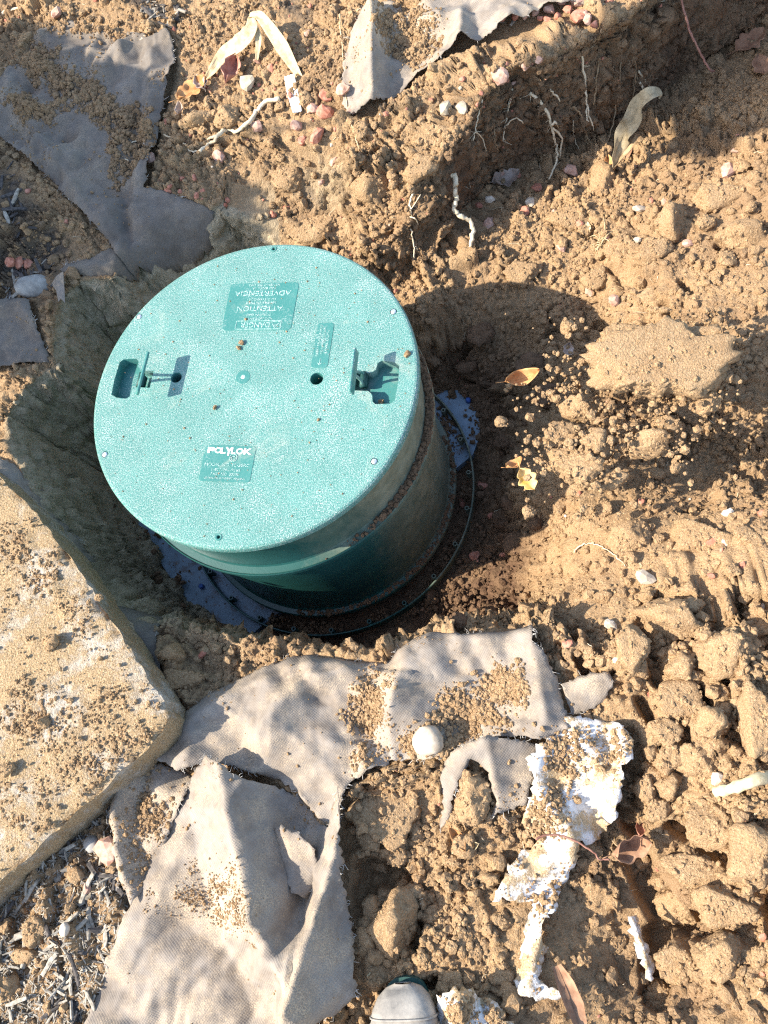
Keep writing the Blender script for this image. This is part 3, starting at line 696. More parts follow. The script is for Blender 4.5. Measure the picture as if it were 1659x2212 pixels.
# ------------------------------------------------------------------ septic riser
def riser():
    t = tag(empty('septic_riser', (0, 0, PLATE_Z)), 'round green septic tank riser with its screwed-down lid in the pit', 'septic riser')
    def P(mb, name, m, par=t):
        o = mb.build(name, m, par); base = (0, 0, 0)
        if par is t: o.location = (0, 0, -PLATE_Z)          # meshes are written in scene coordinates
        return o
    # --- lid plate with its holes and recesses
    ang = R(-7.0); ca, sa = math.cos(ang), math.sin(ang)
    def lw(x, y): return (x * ca - y * sa, x * sa + y * ca)
    rec = [(.190,.0265),(.216,.0255),(.2235,.0315),(.2255,.0445),(.232,.049),(.252,.047),(.2635,.041),(.2655,.008),(.2635,-.026),(.257,-.032),(.231,-.0335),(.2255,-.028),(.2235,-.016),(.216,-.009),(.190,-.008)]
    recR = [lw(*p) for p in rec]
    recL = [lw(-p[0] - .002, .018 - p[1] + .002) for p in rec]
    circ = lambda c, r, n=24: [(c[0] + r * math.cos(2 * math.pi * i / n), c[1] + r * math.sin(2 * math.pi * i / n)) for i in range(n)]
    holes = [(recR, .021, True), (recL, .021, True), (circ((-.141, .032), .0105), .035, False), (circ((.122, -.001), .0118), .035, False)]
    scr = [(.283 * math.cos(R(23.3 + 60 * i)) - .003, .283 * math.sin(R(23.3 + 60 * i)) + .004) for i in range(6)]
    for i, s in enumerate(scr): holes.append((circ(s, .0062, 16), .004 if i in (0, 2, 3, 5) else .0055, True))
    outer = circ((0, 0), .293, 160)
    pts = list(outer); edges = [(i, (i + 1) % 160) for i in range(160)]; loops = [outer]
    for h, _, _ in holes:
        k = len(pts); pts += h; edges += [(k + i, k + (i + 1) % len(h)) for i in range(len(h))]
    vo, _, fo, *_ = delaunay_2d_cdt([Vector(p) for p in pts], edges, [], 0, 1e-6)
    vo = np.array([(v[0], v[1]) for v in vo]); fo = [f for f in fo]
    ce = np.array([vo[list(f)].mean(0) for f in fo]); keep = np.hypot(ce[:, 0], ce[:, 1]) < .2929
    for h, _, _ in holes: keep &= sdist(ce[:, 0], ce[:, 1], h) < 0
    mb = MB(); mb.add(np.c_[vo, np.zeros(len(vo))], [f for f, k in zip(fo, keep) if k])
    lathe(mb, [(.293, 0), (.2965, -.0012), (.2992, -.0042), (.300, -.009), (.300, -.017)], 160)
    lathe(mb, [(.300, -.017), (.2915, -.017), (.2915, -.03), (.2895, -.03)], 160, smooth=False)
    lid = P(mb, 'lid', M['lid'])
    for hi, (h, dep, cap) in enumerate(holes):
        mb = MB(); n = len(h); V = [(x, y, 0) for x, y in h] + [(x, y, -dep) for x, y in h]
        F = [(i, n + i, n + (i + 1) % n, (i + 1) % n) for i in range(n)]
        mb.add(V, F, n < 25 and not n == 15)
        if cap: mb.add([(x, y, -dep) for x, y in h], [tuple(range(n))])
        mb.build('handle_recess' if hi < 2 else 'finger_hole' if hi < 4 else 'screw_recess', M['smooth'], lid)
    # --- screws
    for i in (0, 2, 3, 5):
        mb = MB(); x, y = scr[i]; c = (x, y)
        lathe(mb, [(.0052, -.004), (.0052, -.0012), (.0044, .0006), (.0030, .0014), (.0001, .0014)], 16, c=c)
        rbox(mb, (x, y, .0011), [(math.cos(i), math.sin(i), 0), (-math.sin(i), math.cos(i), 0), (0, 0, 1)], (.0042, .0006, .0006), .0002)
        mb.build('screw', M['steel'], lid)
    for i in (1, 4):
        mb = MB(); x, y = scr[i]; lathe(mb, [(.0062, .0003), (.0055, .0012), (.0034, .0008), (.0026, -.003)], 18, c=(x, y)); mb.build('screw_hole_rim', M['smooth'], lid)
        mb = MB(); lathe(mb, [(.0025, -.0049), (.0001, -.0049)], 12, c=(x, y)); mb.build('screw_hole', M['dark_plastic'], lid)
    mb = MB(); c = (-.013, .018); lathe(mb, [(.0135, .0001), (.0130, .0005), (.0001, .0005)], 28, c=c); mb.build('centre_boss', M['smooth'], lid)
    mb = MB(); lathe(mb, [(.0045, .0004), (.0038, .0009), (.002, .0013), (.0001, .0014)], 10, c=c, smooth=False); mb.build('gate_mark', M['letter'], lid)
    # --- handles
    def handle(hinge, a, b, up):
        a, b = np.array(a), np.array(b); hg = np.array(hinge)
        ax = (b - a) / np.linalg.norm(b - a); L = np.linalg.norm(b - a) / 2; mid = (a + b) / 2
        out = mid - hg; out -= ax * out.dot(ax); out /= np.linalg.norm(out); th = np.cross(ax, out)
        mb = MB(); rbox(mb, mid - out * .002, [ax, out, th], (L, .0088, .0026), .0016); h = mb.build('handle', M['smooth'], lid)
        mb = MB()
        for s in (-1, 1): tube(mb, [hg + ax * s * .0105, hg + ax * s * .007 + out * .012, mid - out * .009 + ax * s * .0035], .0030, .0026, 8, sub=3)
        mb.build('stem', M['smooth'], h)
        mb = MB(); tube(mb, [hg - ax * .014, hg + ax * .014], .0052, None, 12); rbox(mb, hg + (0, 0, -.006), [ax, np.cross((0, 0, 1), ax), (0, 0, 1)], (.0115, .0065, .006), .0015); mb.build('hinge', M['dark_plastic'], h)
    handle((.204, -.0115, -.002), (.2015, .020, .045), (.1945, -.060, .045), 1)
    handle((-.212, .0355, -.001), (-.177, .0615, .043), (-.188, -.0175, .043), 1)
    # --- moulded panels and lettering
    def panel(TL, TR, BL, r, name='label_panel'):
        TL, TR, BL = (np.array(p) for p in (TL, TR, BL)); ex = TR - TL; w = np.linalg.norm(ex); ex /= w
        ey = np.array([-ex[1], ex[0]]); h = abs((TL - BL).dot(ey)); BL = TL - ey * h
        q = []
        for cx_, cy_, a in ((w - r, h - r, 0), (r, h - r, 90), (r, r, 180), (w - r, r, 270)):
            for k in range(6): q.append((cx_ + r * math.cos(R(a + k * 18)), cy_ + r * math.sin(R(a + k * 18))))
        V = [(*(BL + ex * x + ey * y), .0007) for x, y in q]; n = len(V)
        mb = MB(); mb.add(V, [tuple(range(n))])
        mb.add(V + [(*(BL + ex * (x + (x - w / 2) * .012) + ey * (y + (y - h / 2) * .012)), .0001) for x, y in q], [(i, n + i, n + (i + 1) % n, (i + 1) % n) for i in range(n)])
        o = mb.build(name, M['smooth'], lid); return o, BL, ex, ey, w, h
    def text(body, pos, ex, ey, size, width, par, z=.0007, mat='letter', bold=0.0, name='lettering', ext=.00045):
        cu = bpy.data.curves.new('txt', 'FONT'); cu.body = body; cu.size = 1; cu.extrude = .04; cu.offset = bold; cu.align_x = 'CENTER'; cu.align_y = 'CENTER'; cu.resolution_u = 3
        ob = bpy.data.objects.new('txt', cu); col.objects.link(ob); bpy.context.view_layer.update()
        me = bpy.data.meshes.new_from_object(ob.evaluated_get(bpy.context.evaluated_depsgraph_get())); bpy.data.objects.remove(ob)
        v = np.empty(len(me.vertices) * 3); me.vertices.foreach_get('co', v); v = v.reshape(-1, 3)
        v[:, :2] -= (v[:, :2].max(0) + v[:, :2].min(0)) / 2
        sx = width / max(1e-6, np.ptp(v[:, 0])); sy = size / max(1e-6, np.ptp(v[:, 1]))
        w = np.zeros_like(v); w[:, 0] = pos[0] + ex[0] * v[:, 0] * sx + ey[0] * v[:, 1] * sy; w[:, 1] = pos[1] + ex[1] * v[:, 0] * sx + ey[1] * v[:, 1] * sy
        w[:, 2] = z + (v[:, 2] + .04) / .08 * ext
        me.vertices.foreach_set('co', w.ravel()); me.materials.clear(); me.materials.append(M[mat]); me.update()
        link(name, me, par)
    # warning panel, upside down as seen in the picture
    o, BL, ex, ey, w, h = panel((-.049, .219), (.083, .2025), (-.062, .120), .008)
    fx, fy = -ex, -ey; TLt = BL + ex * w                      # reading frame: origin at reading top-left
    def at(u, v): return TLt + fx * u * w + fy * (-v) * h
    rows = [('DANGER', .105, .12, .42, .52), ('*DO NOT ENTER', .235, .055, .42, .5), ('POISON GAS', .315, .055, .36, .5), ('ATTENTION', .45, .115, .66, .5), ('NE PAS ENTRER', .575, .055, .44, .5), ('GAZ TOXIQUES', .648, .055, .42, .5), ('ADVERTENCIA', .775, .115, .82, .5), ('NO ENTRAR', .885, .055, .34, .5), ('VENENO DE GAS', .955, .052, .46, .5)]
    for s, v, hh, ww, u in rows: text(s, at(u, v), fx, fy, hh * h * .9, ww * w, o)
    mb = MB()
    def bar(p, q, r=.0006): 
        p, q = np.array(p), np.array(q); d = (q - p); L = np.linalg.norm(d); d /= L
        rbox(mb, (*(p + q) / 2, .0009), [(*d, 0), (-d[1], d[0], 0), (0, 0, 1)], (L / 2, r, .0004), .0002)
    bx = [at(.15, .02), at(.80, .02), at(.80, .19), at(.15, .19)]
    for i in range(4): bar(bx[i], bx[(i + 1) % 4])
    tr = [at(.17, .175), at(.29, .175), at(.23, .04)]
    for i in range(3): bar(tr[i], tr[(i + 1) % 3])
    bar(at(.23, .085), at(.23, .13)); mb.build('warning_frame', M['letter'], o)
    # maker's panel
    o, BL, ex, ey, w, h = panel((-.072, -.108), (.020, -.1195), (-.076, -.174), .006)
    def at(u, v): return BL + ex * u * w + ey * (1 - v) * h
    def bigletters():
        for s, u, ww, dv, hh in (('P', .135, .15, 0, .165), ('O', .27, .14, 0, .165), ('L', .375, .10, .005, .165), ('Y', .485, .155, .02, .235), ('L', .575, .09, .005, .165), ('O', .70, .15, .01, .165), ('K', .86, .16, .01, .17)):
            text(s, at(u, .145 + dv), ex, ey, hh * h, ww * w, o, bold=.035, ext=.0007, mat='logo')
    bigletters()
    for s, v, hh, ww in (('MODEL NO. PL-20RC', .54, .085, .88), ('1-877-765-9565', .68, .07, .56), ('PART NO. 3009C', .80, .078, .56), ('US PATENTS & PATENTS PENDING', .915, .05, .80)):
        text(s, at(.5, v), ex, ey, hh * h, ww * w, o)
    mb = MB(); c = at(.60, .34)
    for rr_, a0, a1 in ((.0068, 0, 6.283), (.0045, 2.6, 5.6), (.0028, .3, 3.6)):
        th = np.linspace(a0, a1, 22); tube(mb, [(c[0] + rr_ * math.cos(a), c[1] + rr_ * math.sin(a), .0012) for a in th], .0006, None, 5)
    mb.build('emblem', M['letter'], o)
    # narrow panel, its lines read upwards
    o, BL, ex, ey, w, h = panel((.121, .1105), (.151, .107), (.110, .022), .006)
    def at(u, v): return BL + ex * u * w + ey * (1 - v) * h
    for s, u, v, L in (('INSERT PADLOCK HERE', .25, .40, .70), ('DO NOT OVER LOCK', .50, .40, .60), ('LEVEL LOCK', .76, .42, .52)):
        text(s, at(u, v), ey, -ex, .12 * w, L * h, o)
    mb = MB(); bar(at(.5, .80), at(.5, .94), .0005); bar(at(.5, .945), at(.36, .89), .0005); bar(at(.5, .945), at(.64, .89), .0005); mb.build('arrow', M['letter'], o)
    # --- the two stacked rings
    mb = MB(); lathe(mb, [(.2870, -.026), (.2885, -.133), (.2905, -.137)], 160); lathe(mb, [(.2905, -.137), (.3035, -.1385)], 160, smooth=False)
    ring1 = P(mb, 'riser_ring', M['ring'])
    mb = MB(); lathe(mb, [(.3035, -.1385), (.3059, -.1400), (.3059, -.152), (.2930, -.154)], 160, smooth=False); lathe(mb, [(.3030, -.1380), (.3045, -.1355), (.3059, -.1385)], 160); mb.build('flange', M['lip'], ring1)
    mb = MB(); lathe(mb, [(.2930, -.152), (.2905, -.20), (.2885, -.40), (.2900, -.468), (.2930, -.474)], 160)
    ring2 = P(mb, 'riser_ring', M['ring_low'])
    mb = MB(); lathe(mb, [(.2930, -.474), (.3035, -.475), (.3055, -.478), (.3055, -.490), (.293, -.491), (.293, -.53)], 160, smooth=False); mb.build('flange', M['lip_low'], ring2)
    # --- adapter plate: square, turned in the pit, with its thin upright collar and screw bosses
    c1 = un(1050, 905, PLATE_Z)[:2]; e1 = un(908, 762, PLATE_Z)[:2]; d1 = (e1 - c1) / np.linalg.norm(e1 - c1); n1 = np.array([-d1[1], d1[0]])
    if n1.dot(-c1) < 0: n1 = -n1
    S = abs(n1.dot(c1)) + .42; q = [c1 - d1 * .30 + n1 * .12, c1, c1 + d1 * S * .93, c1 + d1 * S + n1 * .08, c1 + d1 * S + n1 * S * .93, c1 + d1 * S * .93 + n1 * S, c1 + n1 * S, c1 - d1 * .30 + n1 * S * .8]
    q = [c1 + d1 * a * S + n1 * b * S for a, b in ((-.06, .10), (0, 0), (.92, 0), (1, .08), (1, .92), (.92, 1), (.10, 1), (-.06, .90))]
    mb = MB(); n = len(q)
    if np.cross(np.append(q[1] - q[0], 0), np.append(q[2] - q[1], 0))[2] < 0: q = q[::-1]
    mb.add([(*p, PLATE_Z) for p in q] + [(*p, PLATE_Z - .022) for p in q], [tuple(range(n))] + [(i, n + i, n + (i + 1) % n, (i + 1) % n) for i in range(n)])
    plate = P(mb, 'adapter_plate', M['blue'])
    for b in (un(1012, 867, PLATE_Z), un(437, 1268, PLATE_Z), c1 * .0 + np.append(c1 + d1 * S * .5 + n1 * .04, 0)[:2]):
        mb = MB(); lathe(mb, [(.0065, PLATE_Z), (.006, PLATE_Z + .009), (.004, PLATE_Z + .011), (.0001, PLATE_Z + .011)], 12, c=(b[0], b[1])); mb.build('bolt', M['blue_bolt'], plate)
    mb = MB(); lathe(mb, [(.3438, PLATE_Z), (.3438, -.5030), (.3425, -.5015), (.3408, -.5015), (.3396, -.5030), (.3396, PLATE_Z)], 160, smooth=False)
    rim = P(mb, 'collar_rim', M['lip_low'])
    for k in range(24):
        a = R(3.0 + 15 * k); mb = MB(); c = (.3315 * math.cos(a), .3315 * math.sin(a))
        lathe(mb, [(.0052, PLATE_Z), (.0052, -.5035), (.0030, -.5035), (.0030, -.520), (.0001, -.520)], 10, c=c, smooth=False)
        rbox(mb, (.3372 * math.cos(a), .3372 * math.sin(a), -.517), [(math.cos(a), math.sin(a), 0), (-math.sin(a), math.cos(a), 0), (0, 0, 1)], (.0032, .0012, .013), .0004)
        mb.build('screw_boss', M['lip_low'], rim)
    return t
M['lip'] = ring_mat('green_flange', .45); M['lip_low'] = ring_mat('muddy_flange', .5)
for k in ('lip', 'lip_low'):
    pass
RISER = riser()

# ------------------------------------------------------------------ concrete slab
def slab():
    ins = []
    P = np.array(SXY); 
    pts = []
    for i in range(len(P)):
        a, b = P[i], P[(i + 1) % len(P)]; n = max(1, int(np.linalg.norm(b - a) / .012))
        pts += [a + (b - a) * k / n for k in range(n)]
    pts = np.array(pts); n0 = len(pts)
    mn, mx = pts.min(0), pts.max(0); gx_, gy_ = np.meshgrid(np.arange(mn[0], mx[0], .008), np.arange(mn[1], mx[1], .008))
    g = np.c_[gx_.ravel(), gy_.ravel()]; g = g[sdist(g[:, 0], g[:, 1], SXY) > .005]
    al = np.r_[pts, g]
    vo, _, fo, *_ = delaunay_2d_cdt([Vector(p) for p in al], [(i, (i + 1) % n0) for i in range(n0)], [], 1, 1e-6)
    vo = np.array([(v[0], v[1]) for v in vo]); d = sdist(vo[:, 0], vo[:, 1], SXY)
    soilm = sst(-.05, .25, fbm(vo[:, 0] * 13, vo[:, 1] * 13, 5, 300)) * sst(.004, .02, d)
    f1, f2, r_ = worley(vo[:, 0] * 60, vo[:, 1] * 60, 310)
    z = -.066 + .0015 * fbm(vo[:, 0] * 20, vo[:, 1] * 20, 3, 320) + soilm * (.003 + .006 * np.sqrt(np.clip(.5 - f1 ** 2, 0, 1)) * r_ + .003 * fbm(vo[:, 0] * 90, vo[:, 1] * 90, 3, 330)) - .002 * sst(.005, 0, d) - .010 * sst(.012, 0, d) * sst(.05, .35, fbm(vo[:, 0] * 45, vo[:, 1] * 45, 4, 350))
    mb = MB(); mb.add(np.c_[vo, z], [tuple(f) for f in fo], True)
    ring = vo[:n0]; off = ring - .0035 * 0
    V = []; lv = [(-.0685, 0), (-.074, .0015), (-.110, .002), (-.150, 0)]
    c = ring.mean(0)
    nrm = np.roll(ring, -1, 0) - np.roll(ring, 1, 0); nrm = np.c_[nrm[:, 1], -nrm[:, 0]]; nrm /= np.linalg.norm(nrm, axis=1)[:, None]
    if (nrm * (ring - c)).sum() < 0: nrm = -nrm
    zz = z[:n0]
    rows = [np.c_[ring, zz]] + [np.c_[ring + nrm * (o + .002 + .0065 * fbm(ring[:, :1] * 55 + h * 40, ring[:, 1:] * 55, 4, 340)), np.full(n0, h)] for h, o in lv]
    V = np.concatenate(rows); F = []
    for k in range(len(rows) - 1):
        for i in range(n0):
            j = (i + 1) % n0; F.append((k * n0 + i, k * n0 + j, (k + 1) * n0 + j, (k + 1) * n0 + i))
    mb.add(V, F, False)
    o = tag(mb.build('concrete_slab', M['slab']), 'thick pale concrete slab with a rounded corner, caked in dry soil', 'slab')
    n = 60000; x = rng.uniform(mn[0], mx[0], n); y = rng.uniform(mn[1], mx[1], n)
    dd = sdist(x, y, SXY); k = (dd > .003) & (x > -1.0) & (rng.random(n) < np.clip(.02 + 1.3 * fbm(x * 13, y * 13, 5, 300), .02, 1)); x, y = x[k], y[k]
    r = psize(len(x), .0010, .0045, 2.6)
    tag(scatter('soil_crumbs', np.c_[x, y, -.064 + r * .4 + .002], r), 'dry soil crumbs scattered over the concrete slab')
    return o
slab()
def on(z, *p): return un(p[0], p[1], z)
for px_, py_, r_, lb in ((113, 1385, .017, 'lone tan soil clod casting a shadow on the concrete slab'), (95, 1562, .012, 'small soil clod on the slab near its lower edge'), (18, 1660, .014, 'soil clod on the slab at the left picture edge'), (215, 1290, .008, 'smallest soil clod near the upper edge of the slab')):
    clod(px_, py_, r_, r_ * .85, r_ * .8, None, lb, None, .1, None, on(-.060, px_, py_))

SP = 'soil_pile'
PILES = [
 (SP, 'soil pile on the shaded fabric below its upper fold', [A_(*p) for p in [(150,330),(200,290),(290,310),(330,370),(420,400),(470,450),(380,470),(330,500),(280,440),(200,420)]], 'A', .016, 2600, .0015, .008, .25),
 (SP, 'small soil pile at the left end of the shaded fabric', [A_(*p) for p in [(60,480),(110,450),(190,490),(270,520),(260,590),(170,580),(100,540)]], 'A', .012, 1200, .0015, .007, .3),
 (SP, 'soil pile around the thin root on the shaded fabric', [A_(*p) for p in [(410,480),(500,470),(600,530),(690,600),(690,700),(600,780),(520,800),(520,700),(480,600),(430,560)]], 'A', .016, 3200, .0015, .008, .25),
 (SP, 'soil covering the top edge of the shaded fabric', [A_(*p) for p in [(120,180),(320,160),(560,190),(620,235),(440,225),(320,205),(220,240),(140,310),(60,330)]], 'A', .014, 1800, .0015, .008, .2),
 (SP, 'soil pile in the hollow of the sunlit flap', [(835,95),(880,85),(925,100),(960,120),(945,165),(905,200),(860,190),(845,140)], 'C', .014, 2300, .0013, .007),
 (SP, 'soil pile on the draped fabric beside the round white stone', [(985,1490),(1010,1520),(1030,1580),(1000,1610),(960,1650),(900,1640),(885,1590),(930,1560),(950,1520)], 'G1', .012, 2600, .0013, .006),
 (SP, 'soil patch on the upper right of the draped fabric', [(1070,1450),(1110,1455),(1120,1500),(1100,1560),(1065,1550),(1060,1490)], 'G1', .012, 1700, .0013, .006),
 (SP, 'soil in the seam across the draped fabric', [(800,1470),(840,1480),(820,1560),(800,1640),(760,1650),(770,1570)], 'G1', .009, 1500, .0011, .005),
 (SP, 'dusty soil patch across the middle of the long fabric sheet', [(355,1950),(430,1880),(520,1880),(560,1950),(560,2010),(480,1990),(400,1980)], 'G2', .003, 1300, .0007, .0026),
 (SP, 'soil patch on the small fabric piece by the mulch', [(290,1700),(380,1720),(350,1810),(310,1900),(285,1850)], 'G3', .005, 900, .0009, .0045),
 (SP, 'soil smeared over the middle of the white plastic sheet', [(1150,1700),(1200,1650),(1230,1720),(1210,1800),(1160,1830),(1110,1870),(1120,1800)], 'W', .006, 700, .0011, .006),
 (SP, 'soil lying on the upper end of the white plastic sheet', [(1180,1590),(1260,1570),(1340,1590),(1330,1650),(1270,1640),(1210,1660)], 'W', .006, 600, .0011, .006),
 (SP, 'soil on the lower strip of the white plastic sheet', [(1170,1900),(1230,1880),(1200,1960),(1160,1990),(1130,1960)], 'W', .006, 300, .0011, .006),
 (SP, 'soil on the plastic lump beside the boot', [(990,2150),(1050,2160),(1080,2210),(1000,2230)], 'W2', .008, 700, .0013, .005),]
SURF = {}
def pile(name, label, poly, key, h, n, r0=.0009, r1=.006, mo=0.0, zf=None, zz=-.14):
    pl = poly_xy(poly, zz); pp = np.array(pl); mn, mx = pp.min(0), pp.max(0); x = rng.uniform(mn[0] - .03, mx[0] + .03, n * 9); y = rng.uniform(mn[1] - .03, mx[1] + .03, n * 9)
    d = sdist(x, y, pl) + .030 * fbm(x * 22, y * 22, 5, 800); k = (rng.random(len(x)) < sst(-.034, .03, d) ** 1.8 * np.clip(.55 + 1.3 * fbm(x * 40, y * 40, 3, 820), .08, 1)) & (sdist(x, y, FXY[key]) > .001 if zf is None else True); n = int(n * .95); x, y, d = x[k][:n], y[k][:n], d[k][:n]
    z = (SURF[key](x, y) if zf is None else zf(x, y)) + .002 + h * sst(0, .035, d) * (.55 + .6 * fbm(x * 25, y * 25, 3, 810)) * rng.random(len(x)) ** .5
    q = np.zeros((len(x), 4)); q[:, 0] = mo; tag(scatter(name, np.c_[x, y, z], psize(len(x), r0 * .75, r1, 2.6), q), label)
# ------------------------------------------------------------------ landscape fabric
def fabric(key, label, ridges=(), off=.008, wr=.004, step=.0048, mat='fabric', fray=0, group='torn sheets of landscape fabric', base=None, name='landscape_fabric', cat='fabric sheet', seed=0, jag=.0015, dens=0, tilt=None, thick=.0012):
    P = np.array(FXY[key]); pts = []
    for i in range(len(P)):
        a, b = P[i], P[(i + 1) % len(P)]; n = max(1, int(np.linalg.norm(b - a) / step))
        pts += [a + (b - a) * k / n for k in range(n)]
    pts = np.array(pts); pts += rng.normal(0, jag, pts.shape); n0 = len(pts)
    mn, mx = pts.min(0), pts.max(0); gx_, gy_ = np.meshgrid(np.arange(mn[0], mx[0], step), np.arange(mn[1], mx[1], step)); gx_[::2] += step / 2
    g = np.c_[gx_.ravel(), gy_.ravel()]; g = g[sdist(g[:, 0], g[:, 1], pts) > step * .6]
    vo, _, fo, *_ = delaunay_2d_cdt([Vector(p) for p in np.r_[pts, g]], [(i, (i + 1) % n0) for i in range(n0)], [], 1, 1e-7)
    vo = np.array([(v[0], v[1]) for v in vo])
    rg = [(poly_xy([q[:2] for q in rl], zr), h, wl, wr_, pw) for rl, h, wl, wr_, pw, zr in ridges]
    def height(x, y, b=None):
        z = (samp(Zb, x, y) if b is None else b(x, y)) + off
        for pl, h, wl, w2, pw in rg:
            d, s, t = sdist(x, y, pl, False)
            w = np.where(s > 0, wl, w2); p = np.clip(1 - d / w, 0, 1) ** pw
            z = z + h * p * (.75 + .25 * np.sin(math.pi * np.clip(t, .03, .97)) if h > 0 else 1)
        wx, wy = x + .035 * fbm(x * 6, y * 6, 3, 440 + seed), y + .035 * fbm(x * 6 + 9, y * 6, 3, 450 + seed)
        for k_, (an, fr_, am) in enumerate(((.4, 7.5, 1.0), (1.5, 10, .8), (2.5, 14, .6), (.9, 21, .38), (2.0, 31, .22))):
            u_ = (wx * math.cos(an + seed) + wy * math.sin(an + seed)) * fr_ + seed * .37; tri = np.abs((u_ % 1) * 2 - 1)
            z = z + wr * 3.2 * am * (tri - .5) * sst(.36, .55, vno(x * 7, y * 7, 460 + seed * 3 + k_))
        z = z + wr * .5 * fbm(x * 16, y * 16, 3, 400 + seed) + wr * .9 * (.5 - np.abs(fbm(x * 11 + 3, y * 17, 3, 420 + seed))) + .0012 * fbm(x * 70, y * 70, 2, 430)
        return z
    z = height(vo[:, 0], vo[:, 1])
    mb = MB(); mb.add(np.c_[vo, z], [tuple(f) for f in fo], True)
    o = mb.build(name, M[mat]); md = o.modifiers.new('thickness', 'SOLIDIFY'); md.thickness = thick; md.offset = 1
    dirt = np.zeros(len(vo))
    for pl_ in PILES:
        if pl_[3] == key: dirt = np.maximum(dirt, sst(-.05, .02, sdist(vo[:, 0], vo[:, 1], poly_xy(pl_[2], -.14)) + .05 * fbm(vo[:, 0] * 18, vo[:, 1] * 18, 4, 850)))
    o.data.attributes.new('dirt', 'FLOAT', 'POINT').data.foreach_set('value', dirt.astype(np.float32))
    tag(o, label, cat, group)
    SURF[key] = height
    if fray:
        fb = MB(); 
        for i in range(n0):
            a, b = pts[i]; nfr = rng.poisson(fray * 2.2 * sst(.4, .75, float(np.ravel(vno(pts[i:i + 1, 0] * 45, pts[i:i + 1, 1] * 45, 470))[0])) )
            a, b = pts[i], pts[(i + 1) % n0]; e = b - a; L = np.linalg.norm(e) + 1e-9; nr = np.array([e[1], -e[0]]) / L
            if sdist(np.array([a[0] + nr[0] * .004]), np.array([a[1] + nr[1] * .004]), pts)[0] > 0: nr = -nr
            for _ in range(nfr):
                p = a + e * rng.random(); l = rng.uniform(.002, .007); d = nr * l + rng.normal(0, .002, 2); zz = height(p[0:1], p[1:2])[0] + .0008
                q1 = p + d * .5 + rng.normal(0, .001, 2); q2 = p + d + rng.normal(0, .003, 2)
                tube(fb, [(*p, zz), (*q1, zz + rng.uniform(0, .002)), (*q2, zz + rng.uniform(-.003, .003))], .00035, .0002, 3)
        if fb.n:
            f = fb.build('frayed_edge', M['fibre'], o); f['kind'] = 'stuff'
    if dens:
        A = np.ptp(pts, 0).prod(); n = int(dens * A * 60000); x = rng.uniform(mn[0], mx[0], n); y = rng.uniform(mn[1], mx[1], n)
        k = (sdist(x, y, pts) > .002) & (rng.random(n) < np.clip(-.16 + 2.0 * fbm(x * 10, y * 10, 5, 500 + seed), .012, .9)); x, y = x[k], y[k]
        r = psize(len(x), .0006, .0044, 2.9)
        tag(scatter('soil_crumbs', np.c_[x, y, height(x, y) + thick + r * .35], r), 'dry soil crumbs lying on the ' + label[:40].rsplit(' ', 1)[0])
    return o
Zg = -.155
fabric('A', mat='shade_fabric', label='large shaded brown fabric sheet at the upper left, sunk in soil', ridges=[([A_(230,260), A_(500,330), A_(790,250)], .018, .05, .06, 1.4, Zg), ([A_(720,330), A_(700,560), A_(600,960)], .020, .10, .03, 1.3, Zg), ([A_(60,440), A_(300,760), A_(540,1110)], .022, .05, .04, 1.3, Zg), ([A_(640,560), A_(590,800), A_(560,1080)], -.012, .05, .05, 1.5, Zg)], off=.010, wr=.006, fray=.12, seed=1, dens=.35)
fabric('H', mat='shade_fabric', label='curled fabric hem with a pale frayed edge above the pit corner', ridges=[([A_(540,1100), A_(500,1165), A_(330,1185)], .016, .02, .02, 1.2, Zg)], off=.006, wr=.003, fray=.8, seed=2, dens=.4)
fabric('C', 'sunlit beige fabric flap hanging over the bank edge at the top', [([(822,75), (824,130), (822,195), (812,290)], .050, .030, .075, 1.3, -.11), ([(1005,95), (1003,150), (1022,170)], .030, .03, .035, 1.3, -.12), ([(850,80), (980,95), (1150,75), (1265,88)], .012, .05, .05, 1.3, -.11), ([(905,215), (985,180), (1070,130), (1180,100)], .022, .05, .03, 1.2, -.12)], .010, .005, fray=.15, seed=3, dens=.5, base=None)
fabric('D', mat='shade_fabric', label='grey brown fabric piece ending above the left pit wall', ridges=[([(-30,690), (60,665), (90,720)], .014, .05, .03, 1.3, Zg)], off=.010, wr=.004, fray=.3, seed=4, dens=.15)
fabric('E', mat='shade_fabric', label='dark fabric scrap caught between the slab and the pit wall', ridges=[([(235,1310), (290,1400)], .01, .04, .04, 1.3, Zg)], off=.010, wr=.003, fray=.2, seed=5)
fabric('K', 'narrow fabric strip along the upper edge of the slab', [([(-20,1000), (60,1070), (120,1170)], .012, .02, .02, 1.2, Zg)], .010, .003, fray=.6, seed=6, dens=.2)
fabric('G2', 'long beige fabric sheet running down to the bottom edge in a tall fold',
       [([(478,1640), (500,1740), (530,1880), (560,1990), (610,2080), (650,2165)], .075, .15, .085, 1.25, -.10), ([(742,1700), (738,1790), (712,1890), (682,1990), (650,2165)], .075, .06, .045, 1.1, -.10), ([(600,1730), (645,1850), (655,1990)], -.052, .075, .055, .9, -.14), ([(470,1640), (430,1760), (330,2000), (250,2212)], .012, .08, .05, 1.4, -.15), ([(610,1795), (690,1835), (690,1900), (640,1935)], .022, .05, .04, 1.2, -.14), ([(380,1990), (480,2060), (600,2180)], -.012, .06, .05, 1.5, -.14), ([(775,2080), (720,2150), (640,2185)], .02, .03, .04, 1.3, -.14)], .010, .005, fray=.45, seed=7, dens=.6)
fabric('G3', 'small fabric piece tucked beside the mulch under the slab corner', [([(277,1645), (262,1740), (266,1830), (300,1945)], .030, .03, .04, 1.2, -.14), ([(300,1690), (390,1720)], .015, .04, .04, 1.3, -.14)], .010, .005, fray=.25, seed=8, dens=1.0)
